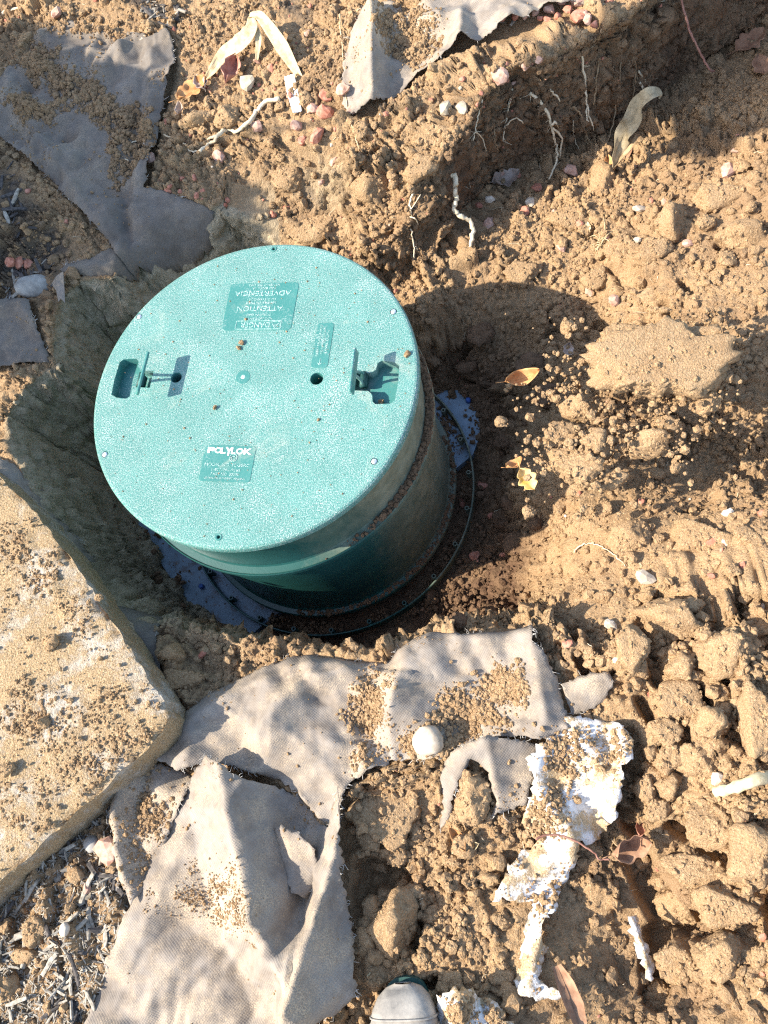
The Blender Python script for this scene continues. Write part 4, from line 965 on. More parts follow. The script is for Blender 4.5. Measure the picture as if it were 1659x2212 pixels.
fabric('G6', 'small folded fabric flap standing in the hollow of the long sheet', [([(603,1790), (650,1800), (692,1832)], .020, .03, .05, 1.2, -.11)], .030, .004, fray=.2, seed=15, dens=.5)
fabric('G1', 'wide beige fabric sheet draped along the front rim of the pit',
       [([(335,1600), (440,1540), (560,1475), (680,1430), (800,1445)], .030, .035, .14, 1.3, -.14), ([(712,1418), (640,1500), (575,1590), (540,1560)], .014, .045, .022, 1.3, -.15), ([(880,1390), (868,1460), (850,1530), (845,1600)], .032, .10, .035, 1.3, -.14), ([(930,1362), (1040,1378), (1148,1360)], .035, .035, .06, 1.3, -.14), ([(1150,1390), (1165,1470), (1180,1560), (1160,1600)], .032, .09, .045, 1.25, -.14), ([(742,1712), (690,1640), (640,1590), (580,1570)], .030, .06, .09, 1.2, -.13), ([(330,1630), (420,1650), (500,1655)], .012, .03, .05, 1.2, -.14), ([(800,1480), (790,1560), (760,1650)], -.012, .05, .05, 1.4, -.15)], .012, .006, fray=.5, seed=9, dens=.8)
fabric('G4', 'torn fabric flap with a narrow tail right of the round white stone', [([(1048,1594), (1000,1650), (960,1790)], .016, .02, .03, 1.2, -.14), ([(1055,1600), (1075,1730)], .02, .03, .05, 1.3, -.14), ([(1000,1606), (1060,1595), (1155,1605)], .018, .02, .05, 1.3, -.14)], .012, .004, fray=.35, seed=10, dens=.6)
fabric('G5', 'small fabric corner sticking out of the crumbs beside the white plastic', [([(1215,1480), (1310,1460)], .016, .03, .04, 1.3, -.15)], .012, .003, fray=.2, seed=11, dens=.7)
W_ = dict(mat='sheet', name='plastic_sheet', cat='plastic sheet', group='torn pieces of white plastic sheet', thick=.0006, jag=.0022)
fabric('W', 'large crumpled white plastic sheet smeared with soil, lower right of centre', [([(1170,1610), (1150,1690), (1200,1760), (1250,1812)], .030, .04, .05, 1.1, -.13), ([(1230,1560), (1300,1650), (1330,1760)], .020, .05, .05, 1.2, -.13), ([(1340,1570), (1352,1650), (1320,1770)], .030, .05, .02, 1.1, -.13), ([(1083,1915), (1150,1870), (1235,1825)], .028, .05, .05, 1.1, -.13), ([(1190,1970), (1155,2060), (1140,2130)], .032, .03, .035, 1.1, -.13), ([(1200,2140), (1230,2135)], .02, .02, .02, 1.2, -.14)], .012, .0055, seed=12, dens=1.0, **W_)
fabric('W2', 'crumpled dirty white plastic lump at the bottom edge beside the boot', [([(965,2160), (1040,2140), (1110,2230)], .035, .05, .04, 1.1, -.13), ([(1000,2120), (1010,2240)], .03, .03, .03, 1.1, -.13)], .014, .008, seed=13, dens=1.0, **W_)
fabric('W3', 'thin white plastic strip standing along the dark hollow at the lower right', [([(1368,1995), (1390,2050), (1408,2125)], .035, .02, .02, 1.1, -.15)], .016, .004, seed=14, dens=.1, **W_)
for a_ in PILES: pile(*a_)
# torn scrap, lit, above the left pit corner
mb = MB(); q = [on(-.13, *p) for p in ((112,614),(130,603),(147,598),(143,626),(141,655),(134,648),(127,652),(124,630))]
q = np.array(q); q[:, 2] += [0, .012, .018, .006, .0, .004, 0, .003]
mb.add(q, [(0, 1, 7), (1, 2, 3), (1, 3, 7), (3, 4, 5), (3, 5, 7), (5, 6, 7)], False); o = mb.build('landscape_fabric', M['fabric'])
o.modifiers.new('thickness', 'SOLIDIFY').thickness = .0012; tag(o, 'tiny torn fabric scrap catching light at the left pit corner', 'fabric sheet', 'torn sheets of landscape fabric')

# ------------------------------------------------------------------ big clods that can be told apart
def px_m(px, py, z=-.18):
    a = un(px - 5, py, z); b = un(px + 5, py, z); return np.linalg.norm(b - a) / 10
CL = [  # picture point, half width / half height in picture units, label
 (1365,1165,44,40,.022,'smooth soil clod upper left of the angular white stone'),
 (1520,1165,62,40,.025,'wide flat soil clod above the pair of white pebbles'),
 (1450,1340,70,44,.03,'broad clod below the angular white stone'),
 (1370,1400,36,44,.03,'upright soil clod right of the fabric drape'),
 (1565,1405,62,56,.032,'big square clod at the right near the dark crevice'),
 (1635,1345,34,34,.028,'clod cut by the right edge above the dark crevice'),
 (1473,1436,44,32,.028,'soil clod in the middle of the right hand rubble'),
 (1470,1520,52,40,.03,'wide soil clod above the narrow upright clod on the right'),
 (1535,1565,34,44,.03,'narrow upright soil clod right of the plastic sheet'),
 (1435,1580,30,34,.026,'small upright clod beside the gap right of the plastic'),
 (1510,1650,52,34,.026,'flat soil clod above the pale stick'),
 (1640,1560,36,90,.03,'tall clod filling the right edge above the pale stick'),
 (1407,1628,16,14,.016,'small round clod on the rim of the dark gap, upper of two'),
 (1402,1655,15,13,.015,'small round clod on the rim of the dark gap, lower of two'),
 (1395,1700,26,28,.025,'clod standing free in the dark gap beside the plastic'),
 (1412,1745,30,24,.022,'clod at the foot of the dark gap above the brown leaf'),
 (1445,1690,34,30,.025,'clod on the right wall of the dark gap'),
 (1535,1790,56,40,.032,'large soil clod below the pale stick'),
 (1620,1850,50,70,.035,'big clod at the right edge below the pale stick'),
 (1500,1880,60,44,.032,'flat soil clod right of the dark hollow, upper'),
 (1470,1960,44,40,.03,'soil clod overhanging the dark hollow on its right'),
 (1570,1960,60,46,.03,'soil clod beside the two orange stones at lower right'),
 (1430,1905,30,26,.024,'soil clod at the top of the dark hollow'),
 (1475,2080,55,40,.034,'clod with a shaded flat face in the lower right corner'),
 (1555,2060,55,44,.034,'soil clod above the shaded lower right corner'),
 (1420,2150,46,30,.03,'soil clod at the bottom edge right of the hollow'),
 (855,1985,52,58,.034,'tall split clod left of the white plastic, above the boot'),
 (815,1985,22,36,.028,'slab of soil leaning on the tall split clod'),
 (790,2040,26,30,.022,'clod between fabric and tall split clod'),
 (830,1760,60,70,.018,'smooth shaded clod in the hollow right of the fabric fold'),
 (1020,1735,34,52,.020,'flat cracked clod framed by the torn fabric flap'),
 (950,1560,26,34,.012,'clod lying on the draped fabric above the white stone'),
 (1090,1455,20,18,.012,'clod near the top of the draped fabric'),
 (1130,590,36,26,.02,'wide low clod on the trench floor right of the lid'),
 (1290,600,32,26,.022,'clod beside the pinkish stone on the trench slope'),
 (1405,545,40,30,.03,'clod casting a deep shadow below the white chip'),
 (1450,480,36,44,.035,'tall clod on the sunlit spur of the trench'),
 (1340,540,34,24,.024,'clod below the sunlit spur of the trench'),
 (1300,400,26,42,.035,'isolated upright clod lit in the trench shade'),
 (1225,475,36,30,.03,'rounded clod lit at the shade line of the trench'),
 (1155,395,20,24,.02,'knobbly clod above the grey crumpled leaf'),
 (1560,430,52,34,.03,'clod at the right edge of the trench sunlight'),
 (1600,520,52,36,.03,'clod below the pale pink stone at the right'),
 (690,490,58,26,.02,'sunlit flat lump of soil at the back rim of the pit'),
 (625,385,34,26,.022,'sunlit crumbly clod behind the lid'),
 (905,365,34,28,.028,'overhanging clod at the end of the bank'),
 (800,400,40,30,.024,'clod on the slumped bank behind the lid'),
 (105,165,26,24,.02,'rounded clod lying on the shaded upper left fabric'),
 (110,90,24,22,.02,'rounded clod at the upper left above the fabric'),
 (425,255,22,18,.018,'grey clod beside the dry leaf in the shade'),
 (490,255,24,22,.02,'clod under the end of the straw coloured leaf'),
 (400,1468,40,22,.022,'dark split clod in the shade of the slab corner'),
 (375,1415,26,20,.02,'squarish clod in the shade of the slab corner'),
 (85,2010,24,26,.024,'orange brown clod in the mulch at the lower left'),
 (60,2060,30,16,.016,'long orange brown clod below the mulch clod'),
 (15,2140,26,40,.03,'pale lump cut by the lower left corner'),
]
for i, (px_, py_, hx, hy, hz, lb) in enumerate(CL):
    P_ = hit(px_, py_); s = px_m(px_, py_, P_[2])
    clod(px_, py_, hx * s * 1.06, hy * s * 1.06, hz * 1.05, BIG[i % 10] if max(hx, hy) > 22 else MID[i % 10], lb, 'soil clods in the dug bed', .40, random.uniform(-.35, .35), P_)
WCL = [(1148,1545,0,0),(1040,1390,24,.02),(985,1345,20,.016),(930,1290,26,.024),(1090,1250,34,.022),(1120,1180,30,.02),(1060,1185,22,.018),(1085,955,20,.016),(1010,795,22,.018),(1160,1130,22,.018),(1060,1320,24,.018),(1140,800,34,.02),(1040,715,30,.018),(1190,860,28,.02),(1100,1090,20,.016)]
for px_, py_, h_, z_ in WCL[1:]:
    P_ = hit(px_, py_); s = px_m(px_, py_, P_[2])
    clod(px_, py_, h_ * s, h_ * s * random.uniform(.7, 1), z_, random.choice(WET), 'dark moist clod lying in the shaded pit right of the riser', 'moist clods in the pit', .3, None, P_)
# soil tossed from a shovel, still tumbling through the air over the slope right of the pit
AIR = [(1410,795,112,84,.045,-.080,'largest flat topped soil clod tumbling through the air right of the pit'),(1500,745,62,46,.04,-.10,'rounded clod touching the top of the largest airborne clod'),
 (1310,800,34,60,.03,-.11,'tall clod on the left flank of the largest airborne clod'),(1345,725,44,26,.03,-.11,'long clod on the upper left of the largest airborne clod'),(1525,870,34,24,.022,-.12,'clod hanging at the lower right of the largest airborne clod'),
 (1235,1010,50,40,.035,-.12,'broad clod of the airborne heap above the yellow leaf'),(1290,960,46,30,.03,-.12,'clod in the middle of the airborne heap'),(1215,945,38,28,.028,-.12,'clod at the left of the airborne heap'),
 (1405,960,44,26,.028,-.12,'wide clod at the right of the airborne heap'),(1310,1035,40,26,.026,-.13,'clod low in the airborne heap'),(1255,885,40,26,.025,-.12,'clod between the orange leaf and the largest airborne clod'),
 (1190,850,12,10,.01,-.12,'small stone like clod in the lid shadow'),(1228,707,18,14,.014,-.13,'single clod lit inside the upper part of the lid shadow'),(1143,1105,14,14,.012,-.14,'dark crumbly clod below the yellow leaf'),(1460,1010,16,12,.012,-.13,'small airborne clod over the dark slope'),(1440,915,30,18,.02,-.12,'ragged clod under the largest airborne clod')]
for i, (px_, py_, hx, hy, hz, z_, lb) in enumerate(AIR):
    P_ = on(z_, px_, py_); s = px_m(px_, py_, z_)
    clod(px_, py_, hx * s * (1.12 if i == 0 else 1), hy * s * (1.12 if i == 0 else 1), hz, SLABBY if i in (0, 2, 5) else BIG[i % 10] if hx > 20 else MID[i % 10], lb, 'soil clods tumbling through the air', .5, random.uniform(-.3, .3), P_)
n = 8500; x = rng.uniform(1080, 1600, n); y = rng.uniform(660, 1130, n)
g_ = lambda cx_, cy_, sx, sy: np.exp(-(((x - cx_) / sx) ** 2 + ((y - cy_) / sy) ** 2))
k = rng.random(n) < np.clip(1.2 * np.maximum.reduce([g_(1275, 970, 120, 85), g_(1420, 790, 150, 105), g_(1430, 960, 80, 50), g_(1270, 860, 80, 50)]) * (.4 + 1.2 * fbm(x * .02, y * .02, 3, 700)) + .003, 0, 1); x, y = x[k], y[k]
P_ = np.array([on(z_, *q) for q, z_ in zip(np.c_[x, y], rng.uniform(-.16, -.09, len(x)))])
tag(scatter('soil_crumbs', P_, psize(len(x), .0016, .0085, 2.0)), 'loose soil crumbs flying through the air over the pit slope')
n = 1700; x = rng.uniform(-.9, 1.2, n); y = rng.uniform(-1.0, 1.4, n); k = (samp(covc, x, y) < .2) & (samp(clayc, x, y) < .5) & (np.hypot(x, y) > .42) & (rng.random(n) < np.clip(.3 + 1.2 * fbm(x * 6, y * 6, 3, 720), 0, 1)); x, y = x[k], y[k]
r_ = psize(len(x), .007, .015, 2.6); P_ = surf(x, y); P_[:, 2] += r_ * .3; zz = np.stack([samp(zc[..., i], x, y) for i in range(4)], -1); zz[:, 2] *= .3
tag(scatter('soil_lumps', P_, r_, zz), 'thumb sized soil lumps scattered over the ground')
# medium clods, one group per stretch of ground
AREAS = [('tan lump of soil scattered over the sunlit ground on the right', 'loose clods on the right', [(1130,1440),(1190,1000),(1659,560),(1659,2200),(1300,2200),(1380,1800),(1240,1480)], 46),
         ('tan lump of soil on the slope of the trench at the upper right', 'loose clods in the trench', [(880,560),(1000,420),(1250,330),(1659,220),(1659,700),(1330,680),(1100,600)], 35),
         ('lump of soil on the sunlit bank behind the lid', 'loose clods on the bank', [(470,60),(800,80),(780,280),(1200,120),(1000,230),(850,420),(620,490),(480,330)], 40),
         ('brown lump of soil in the shade at the upper left', 'loose clods in the upper left shade', [(0,20),(400,60),(480,330),(340,420),(380,230),(220,60),(0,180)], 24),
         ('lump of soil among the crumbs between the fabric fold and the white plastic', 'loose clods beside the white plastic', [(790,1760),(960,1660),(1000,1800),(1120,1960),(1120,2120),(800,2110),(770,1900)], 32)]
for lb, gr, poly, n in AREAS:
    pp = np.array(poly, float); mn, mx = pp.min(0), pp.max(0); c_ = 0
    while c_ < n:
        q = rng.uniform(mn, mx)
        if sdist(q[:1], q[1:], poly)[0] < 0: continue
        P_ = hit(*q)
        if samp(covc, P_[0], P_[1]) > .4 or np.hypot(P_[0], P_[1]) < .36: continue
        r_ = float(psize(1, .008, .022, 2.4)[0]); c_ += 1
        clod(*q, r_, r_ * random.uniform(.65, 1), r_ * random.uniform(.55, .85), random.choice(MID), lb, gr, .25, None, P_)
for px_, py_, r_, lb in ((521, 741, .0052, 'larger brown crumb left of the lid centre, above the boss'), (516, 752, .0045, 'brown crumb touching the crumb above the lid boss'), (880, 766, .0058, 'knobbly crumb near the right rim of the lid'), (465, 881, .0042, 'pinkish crumb on the lid left of the lower panel'), (823, 868, .0055, 'crumb in the lower corner of the right handle recess'), (531, 690, .0028, 'tiny crumb beside the right hand hole of the lid'), (688, 907, .0026, 'tiny dark crumb on the lid right of the lower panel')):
    z_ = -.018 if 'recess' in lb else .001
    o = clod(px_, py_, r_, r_ * .8, r_ * .8, None, lb, 'crumbs on the lid', 0, None, on(z_, px_, py_))
n = 260; a = rng.uniform(0, 6.28, n); r_ = .285 * np.sqrt(rng.random(n)); k = np.ones(n, bool)
tag(scatter('soil_crumbs', np.c_[r_ * np.cos(a), r_ * np.sin(a), np.full(n, .0008)], psize(n, .0005, .0018, 2.6)), 'fine soil crumbs dusted over the green lid')
# crumbs lying on the flanges and inside the collar
n = 1900; a = R(0) + rng.normal(R(-4), R(19), n); r_ = rng.uniform(.2915, .3035, n); z_ = np.full(n, -.1372)
a2 = rng.uniform(R(-100), R(20), 500); a = np.r_[a, a2]; r_ = np.r_[r_, rng.uniform(.2935, .3045, 500)]; z_ = np.r_[z_, np.full(500, -.4745)]
n3 = 2600; a3 = rng.uniform(R(-115), R(45), n3); k3 = rng.random(n3) < np.clip(fbm(np.cos(a3) * 6, np.sin(a3) * 6, 4, 600) * 1.6 + .15 + .5 * sst(R(-20), R(-60), a3), .03, 1); a3 = a3[k3]
a = np.r_[a, a3]; r_ = np.r_[r_, rng.uniform(.308, .338, len(a3))]; z_ = np.r_[z_, np.full(len(a3), PLATE_Z + .001)]
zz = np.zeros((len(a), 4)); zz[:, 0] = .8; rr_ = psize(len(a), .0011, .0052, 2.2)
tag(scatter('soil_crumbs', np.c_[r_ * np.cos(a), r_ * np.sin(a), z_ + rr_ * .5], rr_, zz), 'brown crumbs caught on the riser flanges and inside the collar')
n = 9000; a = rng.uniform(0, 6.28, n); r_ = rng.uniform(.35, .60, n); x = r_ * np.cos(a); y = r_ * np.sin(a)
k = rng.random(n) < np.clip(-.02 + 1.4 * fbm(x * 11, y * 11, 4, 620) + .9 * sst(.1, .32, x) * sst(.25, -.1, y), .05, 1); x, y = x[k], y[k]
z_ = np.maximum(samp(Zt, x, y), PLATE_Z); rr_ = psize(len(x), .0016, .009, 2.2); zz = np.zeros((len(x), 4)); zz[:, 0] = .85
k = z_ < -.42; tag(scatter('soil_crumbs', np.c_[x, y, z_ + rr_ * .4][k], rr_[k], zz[k]), 'dark moist crumbs lying over the plate around the riser')

# ------------------------------------------------------------------ stones
def stone_mesh(i, mat, planes=11, sub=2, smooth=False, soft=0):
    V, F = ico(sub); r0 = np.random.default_rng(900 + i)
    n_ = r0.normal(size=(planes, 3)); n_ /= np.linalg.norm(n_, axis=1)[:, None]; h_ = r0.uniform(.62, 1, planes)
    d = V @ n_.T; rad = np.min(np.where(d > .05, h_ / np.maximum(d, .05), 9), 1); rad = np.minimum(rad, 1.25)
    if soft: rad = rad * (1 - soft) + soft
    b = MB(); b.add(V * rad[:, None] * (1 + r0.normal(0, .02, (len(V), 1))), F, smooth); return b.mesh('stone', mat)
SM = {k: [stone_mesh(i + j * 10, M[k]) for i in range(6)] for j, k in enumerate(('red_stone', 'pink_stone', 'tan_stone', 'white_stone', 'grey_stone'))}
ROUND = {k: [stone_mesh(60 + i + j * 5, M[k], 16, 3, True, .55) for i in range(2)] for j, k in enumerate(('white_stone', 'grey_stone', 'tan_stone'))}
def stone(px, py, hw, kind='red_stone', label=None, group=None, rnd=False, name=None, P=None, flat=.75, asp=None):
    P = hit(px, py) if P is None else P; s = 1.25 * hw * px_m(px, py, P[2])
    o = link(name or {'red_stone': 'red_stone', 'pink_stone': 'pink_stone', 'tan_stone': 'tan_stone', 'white_stone': 'white_stone', 'grey_stone': 'grey_pebble'}[kind], random.choice((ROUND if rnd else SM)[kind]), None, (P[0], P[1], P[2] + s * .35))
    o.scale = (s, s * (asp or random.uniform(.7, .95)), s * flat); o.rotation_euler = (random.uniform(-.4, .4), random.uniform(-.4, .4), random.uniform(0, 6.28) if asp is None else .2)
    tag(o, label, 'stone', group); return o
RB = 'stones on the bank behind the lid'; RT = 'stones in the trench'; RR = 'stones on the right hand ground'; RP = 'stones in the pit'; RL = 'stones at the left'
for (x_, y_, h_) in [(530,85,20),(490,110,16),(570,105,14),(860,40,27),(900,90,20),(870,100,25),(980,85,22),(760,70,20),(810,30,18),(750,112,16),(940,130,16),(912,112,20),(830,70,16),(700,80,14),(660,95,13),(790,100,16),(1000,40,16),(720,105,12),(960,55,18),(620,100,14)]:
    stone(*B_(x_, y_), h_ * .5, random.choice(['red_stone', 'pink_stone', 'pink_stone']), 'sunlit reddish stone in the pile along the top edge behind the fabric flap', RB, P=on(-.070, B_(x_, y_)[0] + 12, B_(x_, y_)[1] - 14))
for (x_, y_, h_) in [(1110,555,23),(1285,555,22),(1375,590,28),(1410,420,25),(1400,500,28),(1170,300,14),(1110,270,16),(1580,110,22),(1550,170,20),(1520,480,22),(1480,390,25),(1350,480,20),(1310,620,20),(1240,900,16),(1180,930,14),(1440,700,16),(1390,790,12),(1330,150,14),(1250,420,14)]:
    stone(*A_(x_, y_), h_ * .5, random.choice(['red_stone', 'red_stone', 'pink_stone']), 'red stone half buried in the sunlit crumbs left of the fabric flap', RB)
for (x_, y_, h_, k_) in [(580,310,30,'pink_stone'),(690,270,25,'pink_stone'),(740,290,15,'red_stone'),(360,440,25,'tan_stone'),(430,440,24,'tan_stone'),(740,245,18,'pink_stone'),(640,340,12,'pink_stone')]:
    stone(*B_(x_, y_), h_ * .5, k_, 'dusty pink stone poking out along the top of the bank under the fabric flap', RB)
for (x_, y_, h_) in [(730,760,20),(655,710,15),(680,860,20),(540,900,24),(500,830,16),(1525,610,15),(1270,840,16),(1240,815,16),(150,735,14),(830,1000,20),(1335,985,18),(590,700,14),(900,905,16),(800,855,12),(1010,960,14)]:
    stone(*B_(x_, y_), h_ * .5, random.choice(['red_stone', 'pink_stone']), 'reddish stone lying in the trench between bank and mound', RT)
stone(*B_(870, 695), 13, 'pink_stone', 'tallest pink stone at the foot of the bank roots', RT)
stone(*B_(1500, 690), 16, 'pink_stone', 'large pale pink stone on the sunlit slope at the right edge', RT)
stone(*D_(1000, 315), 11, 'pink_stone', 'pinkish stone at the upper edge of the lid shadow', RT)
stone(*D_(895, 265), 12, 'pink_stone', 'long pink stone just above the lid shadow', RT)
stone(*D_(730, 700), 13, 'pink_stone', 'round orange pink stone beside the orange leaf', RR)
for (x_, y_, h_) in [(440,1100,19),(350,1180,16),(405,1405,22),(520,1400,15),(470,1230,12),(300,1330,12)]:
    stone(*D_(x_, y_), h_ * .5, 'red_stone', 'brick red stone in the shaded pit beside the collar', RP)
stone(*T_(1275, 425), 14, 'red_stone', 'biggest red stone next to the two white pebbles on the right', RR, flat=.5)
for (x_, y_, h_) in [(1260,665,26),(1475,590,26),(235,1140,26),(820,1500,20),(1620,230,30),(760,140,24),(180,1270,22),(1330,480,20)]:
    stone(*T_(x_, y_), h_ * .31, 'red_stone', 'small red stone among the clods on the right hand ground', RR, flat=.5)
for (x_, y_, h_) in [(1560,1110,20),(1640,1240,15),(1555,785,22),(900,130,18),(1210,320,12)]:
    stone(*R_(x_, y_), h_ * .55, 'red_stone', 'orange red stone among the clods in the lower right quarter', RR, flat=.5)
for (x_, y_, h_) in [(125,275,16),(725,830,15),(735,810,12),(850,850,12),(840,770,11),(790,775,10),(880,830,10),(650,215,12),(290,960,9),(125,830,10),(780,830,9)]:
    stone(*A_(x_, y_), h_ * .5, 'red_stone', 'small dull red stone in the shade of the upper left', RL)
stone(*A_(245, 70), 10, 'pink_stone', 'pale pink stone in the shade near the upper left corner', RL)
stone(*A_(950, 680), 12, 'pink_stone', 'pale stone on the crumb edge behind the lid, beside the root end', RB)
stone(*A_(1075, 365), 14, 'tan_stone', 'yellowish square stone beside the red brown leaf', RB, asp=1.1)
for x_, y_ in ((50, 1140), (92, 1142), (126, 1146)): stone(*A_(x_, y_), 9, 'red_stone', 'red stone in the row above the grey fabric piece at the left edge', RL)
stone(*S_(490, 1165), 24, 'pink_stone', 'large rough pink stone at the edge of the slab shadow in the mulch', RL)
stone(*S_(755, 305), 9, 'pink_stone', 'small pink stone in the shaded rubble by the slab corner', RL)
stone(*S_(880, 300), 8, 'red_stone', 'dull red stone in the shaded rubble below the adapter plate', RL)
stone(*S_(380, 1310), 9, 'pink_stone', 'orange stone in the sunlit mulch below the slab shadow', RL)
stone(*S_(400, 1118), 14, 'grey_stone', 'smooth grey pebble in the slab shadow on the mulch', RL, True)
stone(*S_(285, 1490), 11, 'white_stone', 'bright white pebble in the sunlit mulch', RL, True)
stone(85, 622, 25, 'grey_stone', 'smooth round brown stone above the grey fabric piece at the left edge', RL, True, 'brown_stone', on(-.150, 82, 628), .5, .75)
stone(*A_(640, 625), 9, 'white_stone', 'pale chunk on the shaded fabric under the thin root', RL, P=on(-.125, 320, 312)); stone(*A_(655, 690), 9, 'pink_stone', 'pale pinkish chunk on the shaded fabric edge', RL, P=on(-.125, 327, 345))
P_ = on(-.138, 927, 1602); o = stone(927, 1602, 30, 'white_stone', 'round white stone dusted with soil resting on the draped fabric', None, True, 'white_stone', P_, .62, .92)
stone(1392, 1253, 20, 'white_stone', 'angular cream white stone, largest on the right hand slope', RR, flat=.6)
for x_, y_, h_, lb in ((1575,1111,12,'white pebble by itself on the right, uppermost'),(1481,1158,10,'white pebble in the middle of the right hand clods'),(1566,1176,10,'white pebble touching the biggest red stone'),(1648,1312,11,'white pebble at the right edge below mid height'),(1545,1682,15,'white pebble just left of the pale stick'),(1320,1350,11,'cream pebble right of the upper edge of the draped fabric'),(1336,1425,9,'cream pebble above the small fabric corner'),(1565,2090,9,'white pebble in the shaded lower right corner'),(1375,520,8,'white chip beside the flat white flake in the trench'),(1060,433,8,'white pebble below the bank near the pale thick root'),(1145,437,10,'whitish pebble under the hanging root bundle'),(1148,1612,9,'white pebble above the white plastic')):
    stone(x_, y_, h_, 'white_stone', lb, RR if x_ > 1180 else RT)
stone(1383, 457, 17, 'white_stone', 'flat white flake on the trench slope', RT, flat=.3, asp=.5)
n = 900; px_ = rng.uniform(1060, 1330, n); py_ = rng.uniform(-5, 80, n)

# ------------------------------------------------------------------ mulch chips
CHIP = []
for i in range(8):
    mb = MB(); r0 = np.random.default_rng(70 + i); L = 1.0; secs = 4; V = []; F = []
    for k in range(secs):
        t = k / (secs - 1) * 2 - 1; w_ = (.16 + .10 * r0.random()) * (1 - .35 * abs(t) ** 2); h_ = .07 + .05 * r0.random(); oy = r0.normal(0, .03)
        for y_, z_ in ((-w_, -h_), (w_ * .9, -h_), (w_, h_ * .4), (0, h_), (-w_ * .9, h_ * .6)): V.append((t + r0.normal(0, .05), y_ + oy, z_ + r0.normal(0, .01)))
    for k in range(secs - 1):
        for q in range(5): F.append((k * 5 + q, k * 5 + (q + 1) % 5, (k + 1) * 5 + (q + 1) % 5, (k + 1) * 5 + q))
    F += [tuple(range(5))[::-1], tuple(range(15, 20))]
    mb.add(V, F); CHIP.append([mb.mesh('wood_chip', M['chip']), mb.mesh('wood_chip', M['chip_dark'])])
def chips(poly, n, dark, label, group, lo=.008, hi=.030):
    pp = np.array(poly, float); mn, mx = pp.min(0), pp.max(0); c_ = 0
    while c_ < n:
        q = rng.uniform(mn, mx)
        if sdist(q[:1], q[1:], poly)[0] < 0: continue
        P_ = hit(*q); c_ += 1
        if sdist(np.array([P_[0]]), np.array([P_[1]]), SXY)[0] > -.004: continue
        L_c = float(psize(1, lo, hi, 1.7)[0]); o = link('wood_chip', CHIP[rng.integers(8)][int(rng.random() < dark)], None, (P_[0], P_[1], P_[2] + .003 + .004 * rng.random()))
        o.scale = (L_c, L_c * rng.uniform(.6, 1.3), L_c * rng.uniform(.7, 1.2)); o.rotation_euler = (rng.normal(0, .3), rng.normal(0, .2), rng.uniform(0, 6.28)); tag(o, label, 'wood chip', group)
MLL = [(-10,1900),(60,1850),(150,1790),(235,1690),(255,1760),(262,1850),(290,1950),(240,2080),(205,2215),(-10,2215)]
chips(MLL, 190, .3, 'weathered grey mulch chip strewn over the ground at the lower left', 'mulch chips at the lower left',   .006, .025)
chips([(0,320),(40,380),(70,440),(100,600),(0,640)], 30, .9, 'black mulch chip at the left edge below the shaded fabric', 'mulch chips at the left edge')
chips([(0,555),(140,570),(150,610),(0,660)], 22, .6, 'mulch chip on the ledge above the left pit wall', 'mulch chips on the left ledge')
chips([(285,-5),(375,-5),(395,40),(375,70),(310,40)], 30, .7, 'dark mulch chip at the top edge left of the straw coloured leaf', 'mulch chips at the top edge')
chips([(1035,10),(1110,-5),(1140,20),(1090,60)], 14, .3, 'grey splinter on the gravel at the top edge', 'splinters at the top edge')
chips([(890,45),(930,45),(935,80),(895,80)], 8, .7, 'dark splinter behind the beige fabric flap', 'splinters behind the fabric flap')
n = 3600; P_ = []
pp = np.array(poly_xy(MLL, -.145)); mn, mx = pp.min(0), pp.max(0); x = rng.uniform(mn[0], mx[0], n); y = rng.uniform(mn[1], mx[1], n); k = (sdist(x, y, pp) > 0) & (sdist(x, y, SXY) < -.003); x, y = x[k], y[k]
tag(scatter('mulch_splinters', np.c_[x, y, samp(Zt, x, y) + .002], psize(len(x), .0018, .0055, 2.0), kind='chip', flat=True), 'fine grey mulch splinters at the lower left')

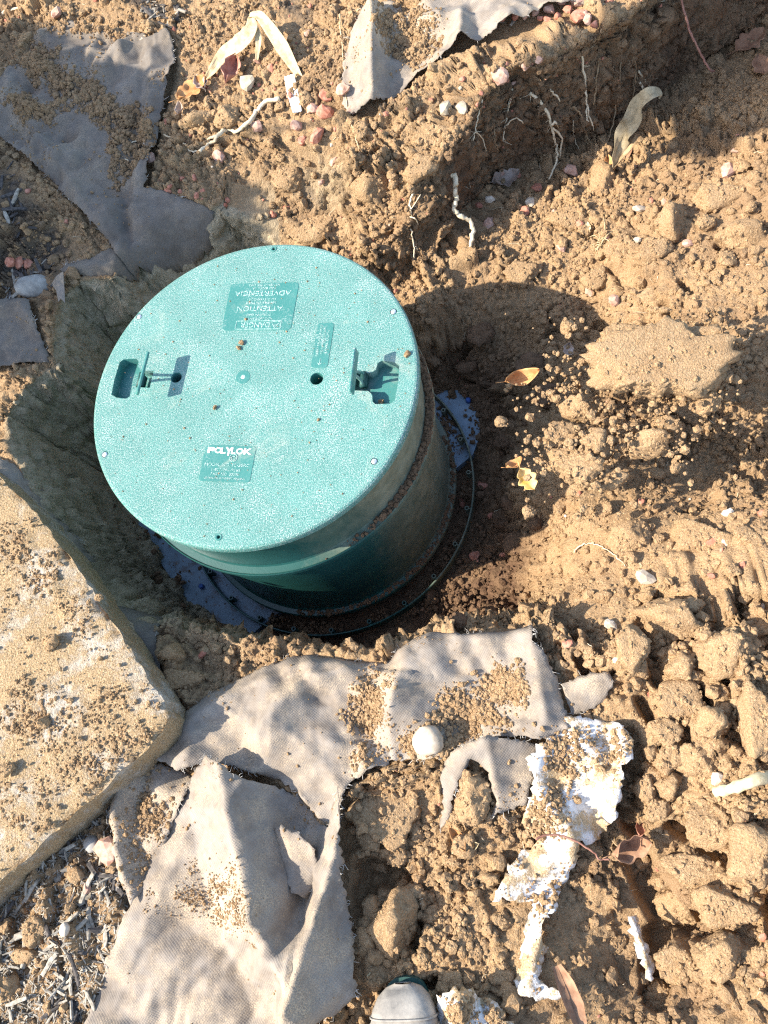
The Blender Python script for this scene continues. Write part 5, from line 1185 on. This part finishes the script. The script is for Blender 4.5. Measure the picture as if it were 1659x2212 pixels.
# ------------------------------------------------------------------ roots, twigs
def rootline(pts, r0, r1, label, name='root', mat='root', cat='root', group=None, z=None, lift=.004, branches=(), ns=6, wob=.0012, zs=None):
    W = []
    for i, p in enumerate(pts):
        if zs is not None: W.append(on(zs[0] + (zs[1] - zs[0]) * i / (len(pts) - 1), *p))
        else:
            h_ = hit(*p); W.append(h_ + np.array([0, 0, lift]))
    mb = MB(); tube(mb, W, r0, r1, ns, wob=wob, sub=5); o = tag(mb.build(name, M[mat]), label, cat, group)
    for bp, i in branches:
        q = [W[i]] + [on(W[i][2] - .012 * (k + 1), *p) for k, p in enumerate(bp)]
        mb = MB(); tube(mb, q, r1 * .9, r1 * .5, 5, wob=wob, sub=4); mb.build('branch', M[mat], o)
    return o
b = lambda *a: [B_(*p) for p in a]
HR = 'roots hanging from the bank'
def hang(pts, r, label, branches=(), mat='root', fine=0, z0=-.15, z1=-.29):
    """a hanging root: starts in the bank face and falls in front of it"""
    def front(p, t):
        h_ = hit(*p); w = CAM - h_; return h_ + w / np.linalg.norm(w) * (.002 + .016 * t)
    n_ = len(pts); W = [front(p, i / (n_ - 1)) for i, p in enumerate(pts)]
    W = [W[0]] + [(W[i - 1] + 2 * W[i] + W[min(i + 1, n_ - 1)]) / 4 for i in range(1, n_)]
    mb = MB(); tube(mb, W, r * 1.5, r * .9, 5, wob=.0010, sub=5); o_ = tag(mb.build('hanging_root', M[mat]), label, 'root', HR)
    for bp, i in branches:
        mb = MB(); tube(mb, [W[i]] + [front(p, 1) for p in bp], r * 1.1, r * .7, 5, wob=.001, sub=4); mb.build('branch', M[mat], o_)
    if fine:
        mb = MB()
        for _ in range(fine):
            i = rng.integers(0, n_ - 1); f = rng.random(); p = W[i] * (1 - f) + W[i + 1] * f; e = p + rng.normal(0, .010, 3) + (0, 0, -.008)
            tube(mb, [p, (p + e) / 2 + rng.normal(0, .002, 3), e], .0007, .0004, 3)
        mb.build('rootlet', M[mat], o_)
hang(b((510,400),(498,450),(480,520),(470,580)), .0014, 'forked pale root, first from the left under the bank edge', [(b((510,560),(525,610)), 2)], fine=6)
hang(b((630,355),(618,430),(600,500),(590,588)), .0015, 'pale root with a side branch, second along the bank face', [(b((645,475),(675,497)), 2)], fine=10)
hang(b((700,375),(740,400),(785,455),(782,510),(800,560),(815,610),(812,655),(768,742)), .0024, 'thick tangled root bundle hanging in the middle of the bank', [(b((800,490),(825,520)), 3), (b((830,560),(822,640)), 3)], fine=26, z1=-.33)
hang(b((905,200),(912,240),(930,330),(925,430),(945,480),(960,515)), .0017, 'long pale straight root right of the tangled bundle', [(b((928,470),(938,490)), 3)], fine=6)
hang(b((978,225),(972,300),(968,370),(955,440)), .0012, 'thin brown root hanging beside the long straight root', (), 'root_dark')
hang(b((1068,250),(1060,340),(1048,450),(1025,540),(1005,590),(970,640)), .0014, 'long thin brown root curving down to the trench floor', (), 'root_dark', 4, z1=-.34)
hang(b((1112,180),(1130,260),(1128,330),(1112,400),(1108,450)), .0013, 'thin brown root left of the dry corn leaf tip', (), 'root_dark', 5)
hang(b((1138,285),(1160,320),(1190,357)), .0017, 'short bright root above the dry corn leaf, upper', (), 'root')
hang(b((1143,332),(1158,355),(1174,378)), .0017, 'short bright root above the dry corn leaf, lower', (), 'root')
hang(b((782,360),(806,385),(829,414)), .0016, 'short bright rootlet alone in the dark bank face', (), 'root')
hang(b((872,430),(910,445),(915,500),(925,545),(945,578)), .0015, 'brown crooked root low on the bank', [(b((930,575),(948,572)), 3)], 'root_dark', 5)
hang(b((876,485),(872,530),(884,575),(902,606)), .0010, 'hair thin root left of the crooked brown root', (), 'root')
hang(b((560,520),(552,560),(568,590),(583,615)), .0010, 'hair thin root low between the first two roots', (), 'root_dark')
hang(b((240,755),(215,820),(205,870),(225,930),(240,985),(235,1055)), .0014, 'fine branching root beside the upper right lid rim', [(b((240,880),(252,905)), 2), (b((225,840),(262,782)), 1)], 'root', 8, z1=-.24)
def rooted(pts, **k): return rootline(pts, **k)
rootline(b((342,662),(372,688),(402,712),(400,760),(403,800),(402,850),(430,872),(462,890),(472,930),(466,975),(460,1002)), .0062, .0042, 'thick pale jointed root leaning down from the bank behind the lid', 'thick_root', 'root', 'root', 'pale roots on the ground', zs=(-.175, -.31), ns=8, wob=.0014)
rootline([A_(*p) for p in ((1215,438),(1150,455),(1110,500),(1075,545),(1030,578),(985,572),(945,600),(910,635),(868,668))], .0050, .0040, 'pale bent root resting on the crumbs between the fabrics', 'pale_root', 'root', 'root', 'pale roots on the ground', lift=.008, ns=8, branches=[([A_(900,600), A_(868,640)], 6)])
rootline([A_(*p) for p in ((862,655),(820,652),(795,620),(770,598),(720,588),(690,570),(640,560),(600,602),(540,630),(495,655),(520,682),(556,694))], .0022, .0014, 'thin zigzag pale root lying across the shaded fabric', 'pale_root', 'root', 'root', 'pale roots on the ground', zs=(-.118, -.118), wob=.0008)
rootline([A_(*p) for p in ((628,155),(600,185),(595,215),(560,235))], .0038, .0022, 'short stubby root above the shaded fabric', 'pale_root', 'root', 'root', 'pale roots on the ground', zs=(-.09, -.105), branches=[([A_(612,250)], 2)])
rootline([A_(*p) for p in ((-20,75),(40,45),(110,25))], .005, .003, 'pale root at the upper left corner', 'pale_root', 'root', 'root', 'pale roots on the ground', zs=(-.10, -.09))
rootline([(1240,1195),(1256,1178),(1280,1176),(1305,1184),(1330,1202),(1350,1225)], .0010, .0007, 'hair thin pale root curling over the clods on the right', 'pale_root', 'root', 'root', 'pale roots on the ground', lift=.004)
rootline([(1540,1712),(1580,1702),(1620,1688),(1680,1668)], .0078, .0085, 'pale stout stick poking in from the right edge', 'stick', 'straw', 'stick', None, lift=.014, ns=9, wob=.0004)
rootline(b((1305,-30),(1318,30),(1340,110),(1365,170),(1392,225),(1425,280),(1443,288)), .0026, .0019, 'dark red twig hanging over the bank at the top right', 'twig', 'twig', 'twig', None, zs=(-.11, -.26), wob=.0005)
rootline([A_(*p) for p in ((1468,60),(1478,200),(1490,330),(1500,470),(1530,570),(1552,645))], .0013, .0010, 'thin straight straw stalk standing left of the fabric flap', 'stalk', 'straw', 'stalk', None, zs=(-.06, -.11), wob=.0006)
rootline([R_(*p) for p in ((780,872),(815,855),(860,853),(910,868),(960,895),(1005,925),(1020,945),(1060,948))], .0016, .0012, 'thin red brown twig arching over the white plastic', 'twig', 'twig', 'twig', None, zs=(-.085, -.11), wob=.0005)
rootline([(795,2108), (800,2100)], .001, .001, 'tiny straw bit at the boot toe', 'stalk', 'straw', 'stalk')
mb = MB()
for i in range(24):
    c_ = np.array(B_(985, 985)) + rng.normal(0, 9, 2); e = c_ + rng.normal(0, 15, 2) + (4, 4); a_ = hit(*c_); d_ = hit(*e); tube(mb, [a_ + (0, 0, .004), (a_ + d_) / 2 + (0, 0, .012), d_ + (0, 0, .003)], .0009, .0006, 4)
tag(mb.build('grass_root_tuft', M['straw']), 'small tuft of dry grass roots on the trench slope', 'grass tuft')

# ------------------------------------------------------------------ leaves
def leaf(center, length, width, rot, mat, label, curl=.5, roll=.4, lobes=0, name='dry_leaf', tilt=(0, 0), lift=.010, P=None, stalk=True, rag=.10, group='fallen leaves'):
    P = hit(*center) if P is None else P
    t = tag(empty(name, tuple(P + np.array([0, 0, lift]))), label, 'leaf', group); t.rotation_euler = (tilt[0], tilt[1], rot)
    nu, nv = 16, 11; V = []; F = []; s0 = random.uniform(0, 9)
    for i in range(nu):
        u = i / (nu - 1); w = math.sin(math.pi * min(1, u * .93 + .05)) ** .75
        if lobes: w *= .68 + .32 * abs(math.sin(u * math.pi * lobes))
        for j in range(nv):
            v = (j / (nv - 1) * 2 - 1); ww = v * w * width * (1 + rag * mnoise.noise(Vector((u * 6, v * 2, s0)))) / 2
            x = (u - .5) * length * (1 - .1 * abs(v)); z = curl * length * ((u - .5) ** 2 - .08) + roll * abs(v) ** 1.6 * width * .5 + .05 * width * mnoise.noise(Vector((u * 5, v * 3, s0 + 4)))
            V.append((x, ww, z))
    for i in range(nu - 1):
        for j in range(nv - 1): F.append((i * nv + j, i * nv + j + 1, (i + 1) * nv + j + 1, (i + 1) * nv + j))
    mb = MB(); mb.add(V, F, True); o = mb.build('blade', M[mat], t); o.modifiers.new('thickness', 'SOLIDIFY').thickness = .0005
    m_ = nv // 2; mb = MB(); tube(mb, [(V[i * nv + m_][0], V[i * nv + m_][1], V[i * nv + m_][2] + .0004) for i in range(0, nu, 3)], .0008, .0003, 4)
    if stalk: tube(mb, [V[m_], (V[m_][0] - length * .25, width * .08, V[m_][2] + .004)], .0008, .0006, 4)
    mb.build('leaf_stem', M[mat], t); return t
leaf((1128,822), .066, .030, R(14), 'orange_leaf', 'curled orange leaf on the shaded slope right of the pit', 1.6, .9, 0, tilt=(.35, 0), P=on(-.15, 1128, 822))
leaf((1140,1040), .045, .036, R(-60), 'yellow_leaf', 'yellow torn leaf hanging at the foot of the crumbly heap', .8, .4, 3, tilt=(.2, .3), P=on(-.13, 1140, 1040))
leaf((1112,1010), .034, .020, R(30), 'orange_leaf', 'small brown leaf tip above the yellow torn leaf', .9, .7, 0, tilt=(-.3, .2), P=on(-.13, 1112, 1010))
leaf(A_(845,408), .085, .062, R(38), 'orange_leaf', 'lobed orange brown leaf in the shade left of the crumb bank', .35, .3, 3, lift=.012)
leaf(A_(885,395), .05, .035, R(120), 'grey_leaf', 'grey dry leaf leaning on the lobed orange brown leaf', .5, .5, 2, lift=.018)
leaf(A_(1010,345), .070, .045, R(70), 'red_leaf', 'folded red brown leaf below the straw coloured leaf', .5, 1.1, 2, tilt=(.4, 0), lift=.016)
leaf(B_(600,745), .070, .050, R(20), 'grey_leaf', 'crumpled grey brown leaf at the dark foot of the bank', .9, .8, 3, tilt=(.2, .2), lift=.012)
leaf(B_(1580,190), .09, .06, R(35), 'brown_leaf', 'shaded brown leaf near the top right corner', .3, .3, 3, lift=.012)
leaf(B_(1630,290), .07, .05, R(100), 'brown_leaf', 'shaded reddish leaf at the right edge of the trench', .4, .3, 2, lift=.012)
leaf(B_(1020,690), .055, .026, R(95), 'orange_leaf', 'pointed orange leaf under the dry corn leaf', .5, .9, 0, lift=.010)
leaf(B_(1075,640), .06, .030, R(40), 'brown_leaf', 'dark red leaf in the trench shade beside the dry corn leaf', .4, .4, 0, lift=.008)
leaf(R_(1125,885), .060, .040, R(25), 'brown_leaf', 'rolled brown leaf beside the white plastic and the arched twig', .6, 1.1, 2, tilt=(.4, .1), lift=.022)
leaf(R_(1165,825), .030, .016, R(75), 'red_leaf', 'small leaf tip standing above the rolled brown leaf', .6, .9, 0, tilt=(.3, .3), lift=.026)
leaf(R_(490,868), .042, .018, R(-55), 'orange_leaf', 'narrow curled orange leaf left of the white plastic', 1.4, 1.0, 0, lift=.012)
leaf(R_(530,900), .036, .016, R(20), 'straw', 'narrow straw coloured leaf under the curled orange leaf', 1.0, .9, 0, lift=.010)
leaf(B_(935,922), .026, .013, R(100), 'straw', 'tiny pale seedling leaf on the trench floor', .4, .3, 3, lift=.008)
leaf(D_(800,535), .034, .026, R(80), 'grey_leaf', 'pale torn leaf at the edge of the lid shadow', .6, .5, 2, tilt=(.3, 0), lift=.010)
leaf(A_(790,500), .03, .02, R(80), 'grey_leaf', 'grey curled leaf at the right border of the shaded fabric', 1.0, 1.0, 0, lift=.014)
leaf((900,2150), .05, .015, R(-60), 'brown_leaf', 'dark folded strip of leaf above the bottom edge', .3, .9, 0, P=hit(1235,2150), lift=.012, stalk=False)
def strap(pts, w0, zs, mat, name, label, cat, twist=0.0, crease=.25, group=None, n=8, thick=.0006):
    """long flat leaf following points; pts are picture points with heights"""
    W = np.array([on(z, *p) for p, z in zip(pts, zs)]); Q = []
    E = np.r_[[2 * W[0] - W[1]], W, [2 * W[-1] - W[-2]]]
    for i in range(1, len(E) - 2):
        for t in np.linspace(0, 1, n, endpoint=False):
            a, b_, c, d = E[i - 1], E[i], E[i + 1], E[i + 2]; Q.append(.5 * (2 * b_ + (c - a) * t + (2 * a - 5 * b_ + 4 * c - d) * t * t + (3 * b_ - a - 3 * c + d) * t ** 3))
    Q = np.array(Q + [W[-1]]); m = len(Q); V = []; F = []; ks = 7
    for i in range(m):
        d = Q[min(i + 1, m - 1)] - Q[max(i - 1, 0)]; d /= np.linalg.norm(d); s_ = np.cross(d, (0, 0, 1)); s_ /= np.linalg.norm(s_) + 1e-9; u_ = np.cross(s_, d)
        a_ = twist * i / (m - 1); s2 = s_ * math.cos(a_) + u_ * math.sin(a_); u2 = np.cross(s2, d); t = i / (m - 1); w = np.interp(t, np.linspace(0, 1, len(w0)), w0)
        for k in range(ks):
            v = k / (ks - 1) * 2 - 1; V.append(Q[i] + s2 * v * w + u2 * (crease * w * abs(v) + .10 * w * math.cos(k * math.pi) + .05 * w * math.sin(i * .9 + k)))
    for i in range(m - 1):
        for k in range(ks - 1): F.append((i * ks + k, i * ks + k + 1, (i + 1) * ks + k + 1, (i + 1) * ks + k))
    mb = MB(); mb.add(V, F, True); return mb, V
def straps(name, label, cat, items, group=None):
    t = tag(empty(name, tuple(on(items[0][2][0], *items[0][0][0]))), label, cat, group); l0 = np.array(t.location)
    for pts, w0, zs, mat, tw, cr in items:
        mb, V = strap(pts, w0, zs, mat, name, label, cat, tw, cr); o = mb.build('blade', M[mat], t); o.location = tuple(-l0); o.modifiers.new('thickness', 'SOLIDIFY').thickness = .0006
    return t
a = lambda *p: [A_(*q) for q in p]
straps('strap_leaf', 'bright straw coloured strap leaf bent double on the bank behind the lid', 'leaf', [
    (a((1085,72),(1085,130),(1040,190),(970,235),(920,300),(888,340)), [.006,.016,.020,.014,.009,.003], [-.045,-.05,-.06,-.075,-.09,-.10], 'straw', .9, .3),
    (a((1078,70),(1120,72),(1170,130),(1225,210),(1270,285),(1302,340)), [.006,.010,.013,.015,.010,.006], [-.045,-.045,-.05,-.06,-.08,-.095], 'straw', -.5, .5),
    (a((1105,110),(1118,170),(1110,260)), [.004,.007,.003], [-.05,-.06,-.085], 'straw', .4, .4)], 'fallen leaves')
straps('corn_leaf', 'long twisted dry corn leaf leaning in the shade of the bank', 'leaf', [
    (b((1225,395),(1215,378),(1180,385),(1140,430),(1105,500),(1070,560),(1040,640),(1035,675)), [.003,.010,.014,.018,.019,.017,.011,.005], [-.17,-.16,-.155,-.18,-.215,-.25,-.28,-.29], 'dry_corn', 1.1, .5),
    (b((1135,550),(1110,590),(1070,640),(1040,678)), [.003,.012,.012,.005], [-.24,-.26,-.28,-.295], 'root_dark', -.7, .5)], 'fallen leaves')
straps('plastic_film', 'narrow cloudy strip of film hanging below the strap leaf', 'film strip', [(a((1250,325),(1262,390),(1285,485)), [.011,.012,.010], [-.08,-.09,-.10], 'clear_film', .2, .1)])
mb, V = strap([R_(860,1350), R_(890,1420), R_(920,1500), R_(945,1580)], [.006,.012,.013,.009], [-.115,-.11,-.115,-.12], 'brown_leaf', '', '', '', .5, .5)
tag(mb.build('strap_leaf', M['brown_leaf']), 'brown folded strap leaf at the bottom edge right of the plastic', 'leaf', 'fallen leaves')

# ------------------------------------------------------------------ rubber boot of the person taking the picture, toe at the bottom edge
def boot():
    toe = on(-.10, 866, 2128); heel = on(-.10, 893, 2560); f = heel - toe; f[2] = 0; f /= np.linalg.norm(f); s_ = np.array([-f[1], f[0], 0])
    g = -.150
    t = tag(empty('rubber_boot', (toe[0], toe[1], g)), 'dusty black rubber boot toe reaching in over the bottom edge', 'boot')
    l0 = np.array(t.location)
    def ringp(d, hw, h0, h1, n=20):
        out = []
        for k in range(n):
            a_ = 2 * math.pi * k / n; cx_ = math.cos(a_); sz = math.sin(a_); e = .72
            out.append(f * d + s_ * hw * math.copysign(abs(cx_) ** e, cx_) + np.array([0, 0, (h0 + h1) / 2 + (h1 - h0) / 2 * math.copysign(abs(sz) ** e, sz)]))
        return out
    rows = [(.001,.012,.022,.040),(.006,.026,.014,.052),(.016,.037,.012,.062),(.030,.044,.012,.068),(.036,.0455,.012,.0712),(.040,.0455,.012,.0705),(.046,.0475,.012,.0745),(.050,.0475,.012,.0738),(.075,.050,.012,.080),(.11,.049,.012,.092),(.15,.044,.012,.108),(.19,.040,.012,.128)]
    V = []; F = []; n = 20
    for r_ in rows: V += ringp(*r_)
    for i in range(len(rows) - 1):
        for k in range(n): F.append((i * n + k, i * n + (k + 1) % n, (i + 1) * n + (k + 1) % n, (i + 1) * n + k))
    F.append(tuple(range(n))); mb = MB(); mb.add(V, F, True)
    V = []; F = []                                   # shaft
    for z_, d, ru, rs in ((.010,.235,.050,.036),(.05,.232,.052,.040),(.10,.225,.056,.044),(.16,.222,.056,.050),(.25,.225,.058,.056),(.34,.226,.064,.062)):
        V += [f * (d + ru * math.cos(2 * math.pi * k / n)) + s_ * rs * math.sin(2 * math.pi * k / n) + np.array([0, 0, z_]) for k in range(n)]
    for i in range(5):
        for k in range(n): F.append((i * n + k, i * n + (k + 1) % n, (i + 1) * n + (k + 1) % n, (i + 1) * n + k))
    F.append(tuple(range(5 * n, 6 * n))); mb.add(V, F, True); mb.build('upper', M['boot'], t)
    V = []; F = []
    for z_, gr in ((0, 0), (.016, .003)):
        for k in range(40):
            a_ = 2 * math.pi * k / 40; u = .143 + .147 * math.cos(a_); w = (.046 + gr) * math.copysign(abs(math.sin(a_)) ** .6, math.sin(a_)) * (1 - .18 * (u / .29)); V.append(f * u + s_ * w + np.array([0, 0, z_]))
    for k in range(40): F.append((k, (k + 1) % 40, 40 + (k + 1) % 40, 40 + k))
    F += [tuple(range(40)), tuple(range(40, 80))]; mb = MB(); mb.add(V, F, False); mb.build('sole', M['dark_plastic'], t)
    for d, hw, h1 in ((.038, .0462, .0722), (.048, .0482, .0752)):
        mb = MB(); pts = [p for p in ringp(d, hw, .012, h1, 40) if p[2] > .03]
        pts = sorted(pts, key=lambda p: math.atan2(p[2] - .02, p.dot(s_))); tube(mb, pts, .0016, None, 5); mb.build('toe_band', M['boot'], t)
boot()

# crumbs clinging to the clods
P_ = np.concatenate([c[0] for c in CRUST]); mx_ = np.concatenate([np.full(len(c[0]), c[1]) for c in CRUST]); zz = np.zeros((len(P_), 4)); zz[:, 0] = np.concatenate([np.full(len(c[0]), c[2]) for c in CRUST])
rr_ = np.minimum(psize(len(P_), .0011, .0060, 2.2), mx_); tag(scatter('soil_crumbs', P_, rr_, zz), 'small crumbs clinging to the soil clods')

# small gravel and broken root fibres mixed into the soil
n = 5200; x = rng.uniform(-.95, 1.2, n); y = rng.uniform(-1.0, 1.5, n)
bank = np.maximum(sst(-.06, .04, sdist(x, y, poly_xy([(250,-40),(1400,-40),(1330,60),(1180,160),(980,270),(850,400),(620,470),(480,420),(300,500),(250,300)], -.12))), .12)
k = (samp(covc, x, y) < .15) & (samp(clayc, x, y) < .6) & (np.hypot(x, y) > .38) & (sdist(x, y, SXY) < -.005) & (rng.random(n) < bank * np.clip(.35 + 1.4 * fbm(x * 8, y * 8, 3, 900), 0, 1)); x, y = x[k], y[k]
r_ = psize(len(x), .0018, .0065, 2.3); P_ = surf(x, y); P_[:, 2] += r_ * .45; h_ = rng.random(len(x)) < .8
tag(scatter('red_gravel', P_[h_], r_[h_], kind='red'), 'fine red gravel mixed into the soil of the bank')
tag(scatter('pale_grit', P_[~h_], r_[~h_] * .7, kind='pale'), 'pale grit mixed into the soil')
mb = MB()
for i in range(420):
    x, y = rng.uniform(-.8, 1.15), rng.uniform(-.95, 1.3)
    if samp(covc, x, y) > .2 or np.hypot(x, y) < .40 or sdist(np.array([x]), np.array([y]), SXY)[0] > -.01: continue
    a_ = rng.uniform(0, 6.28); L = rng.uniform(.006, .024); q = []
    for k_ in range(4):
        p = surf(x, y); q.append((p[0], p[1], p[2] + .002 + .003 * rng.random())); a_ += rng.normal(0, .5); x += math.cos(a_) * L / 3; y += math.sin(a_) * L / 3
    tube(mb, q, .0006, .0004, 3)
tag(mb.build('root_fibres', M['root']), 'short broken root fibres strewn over the soil', None, None, 'stuff')
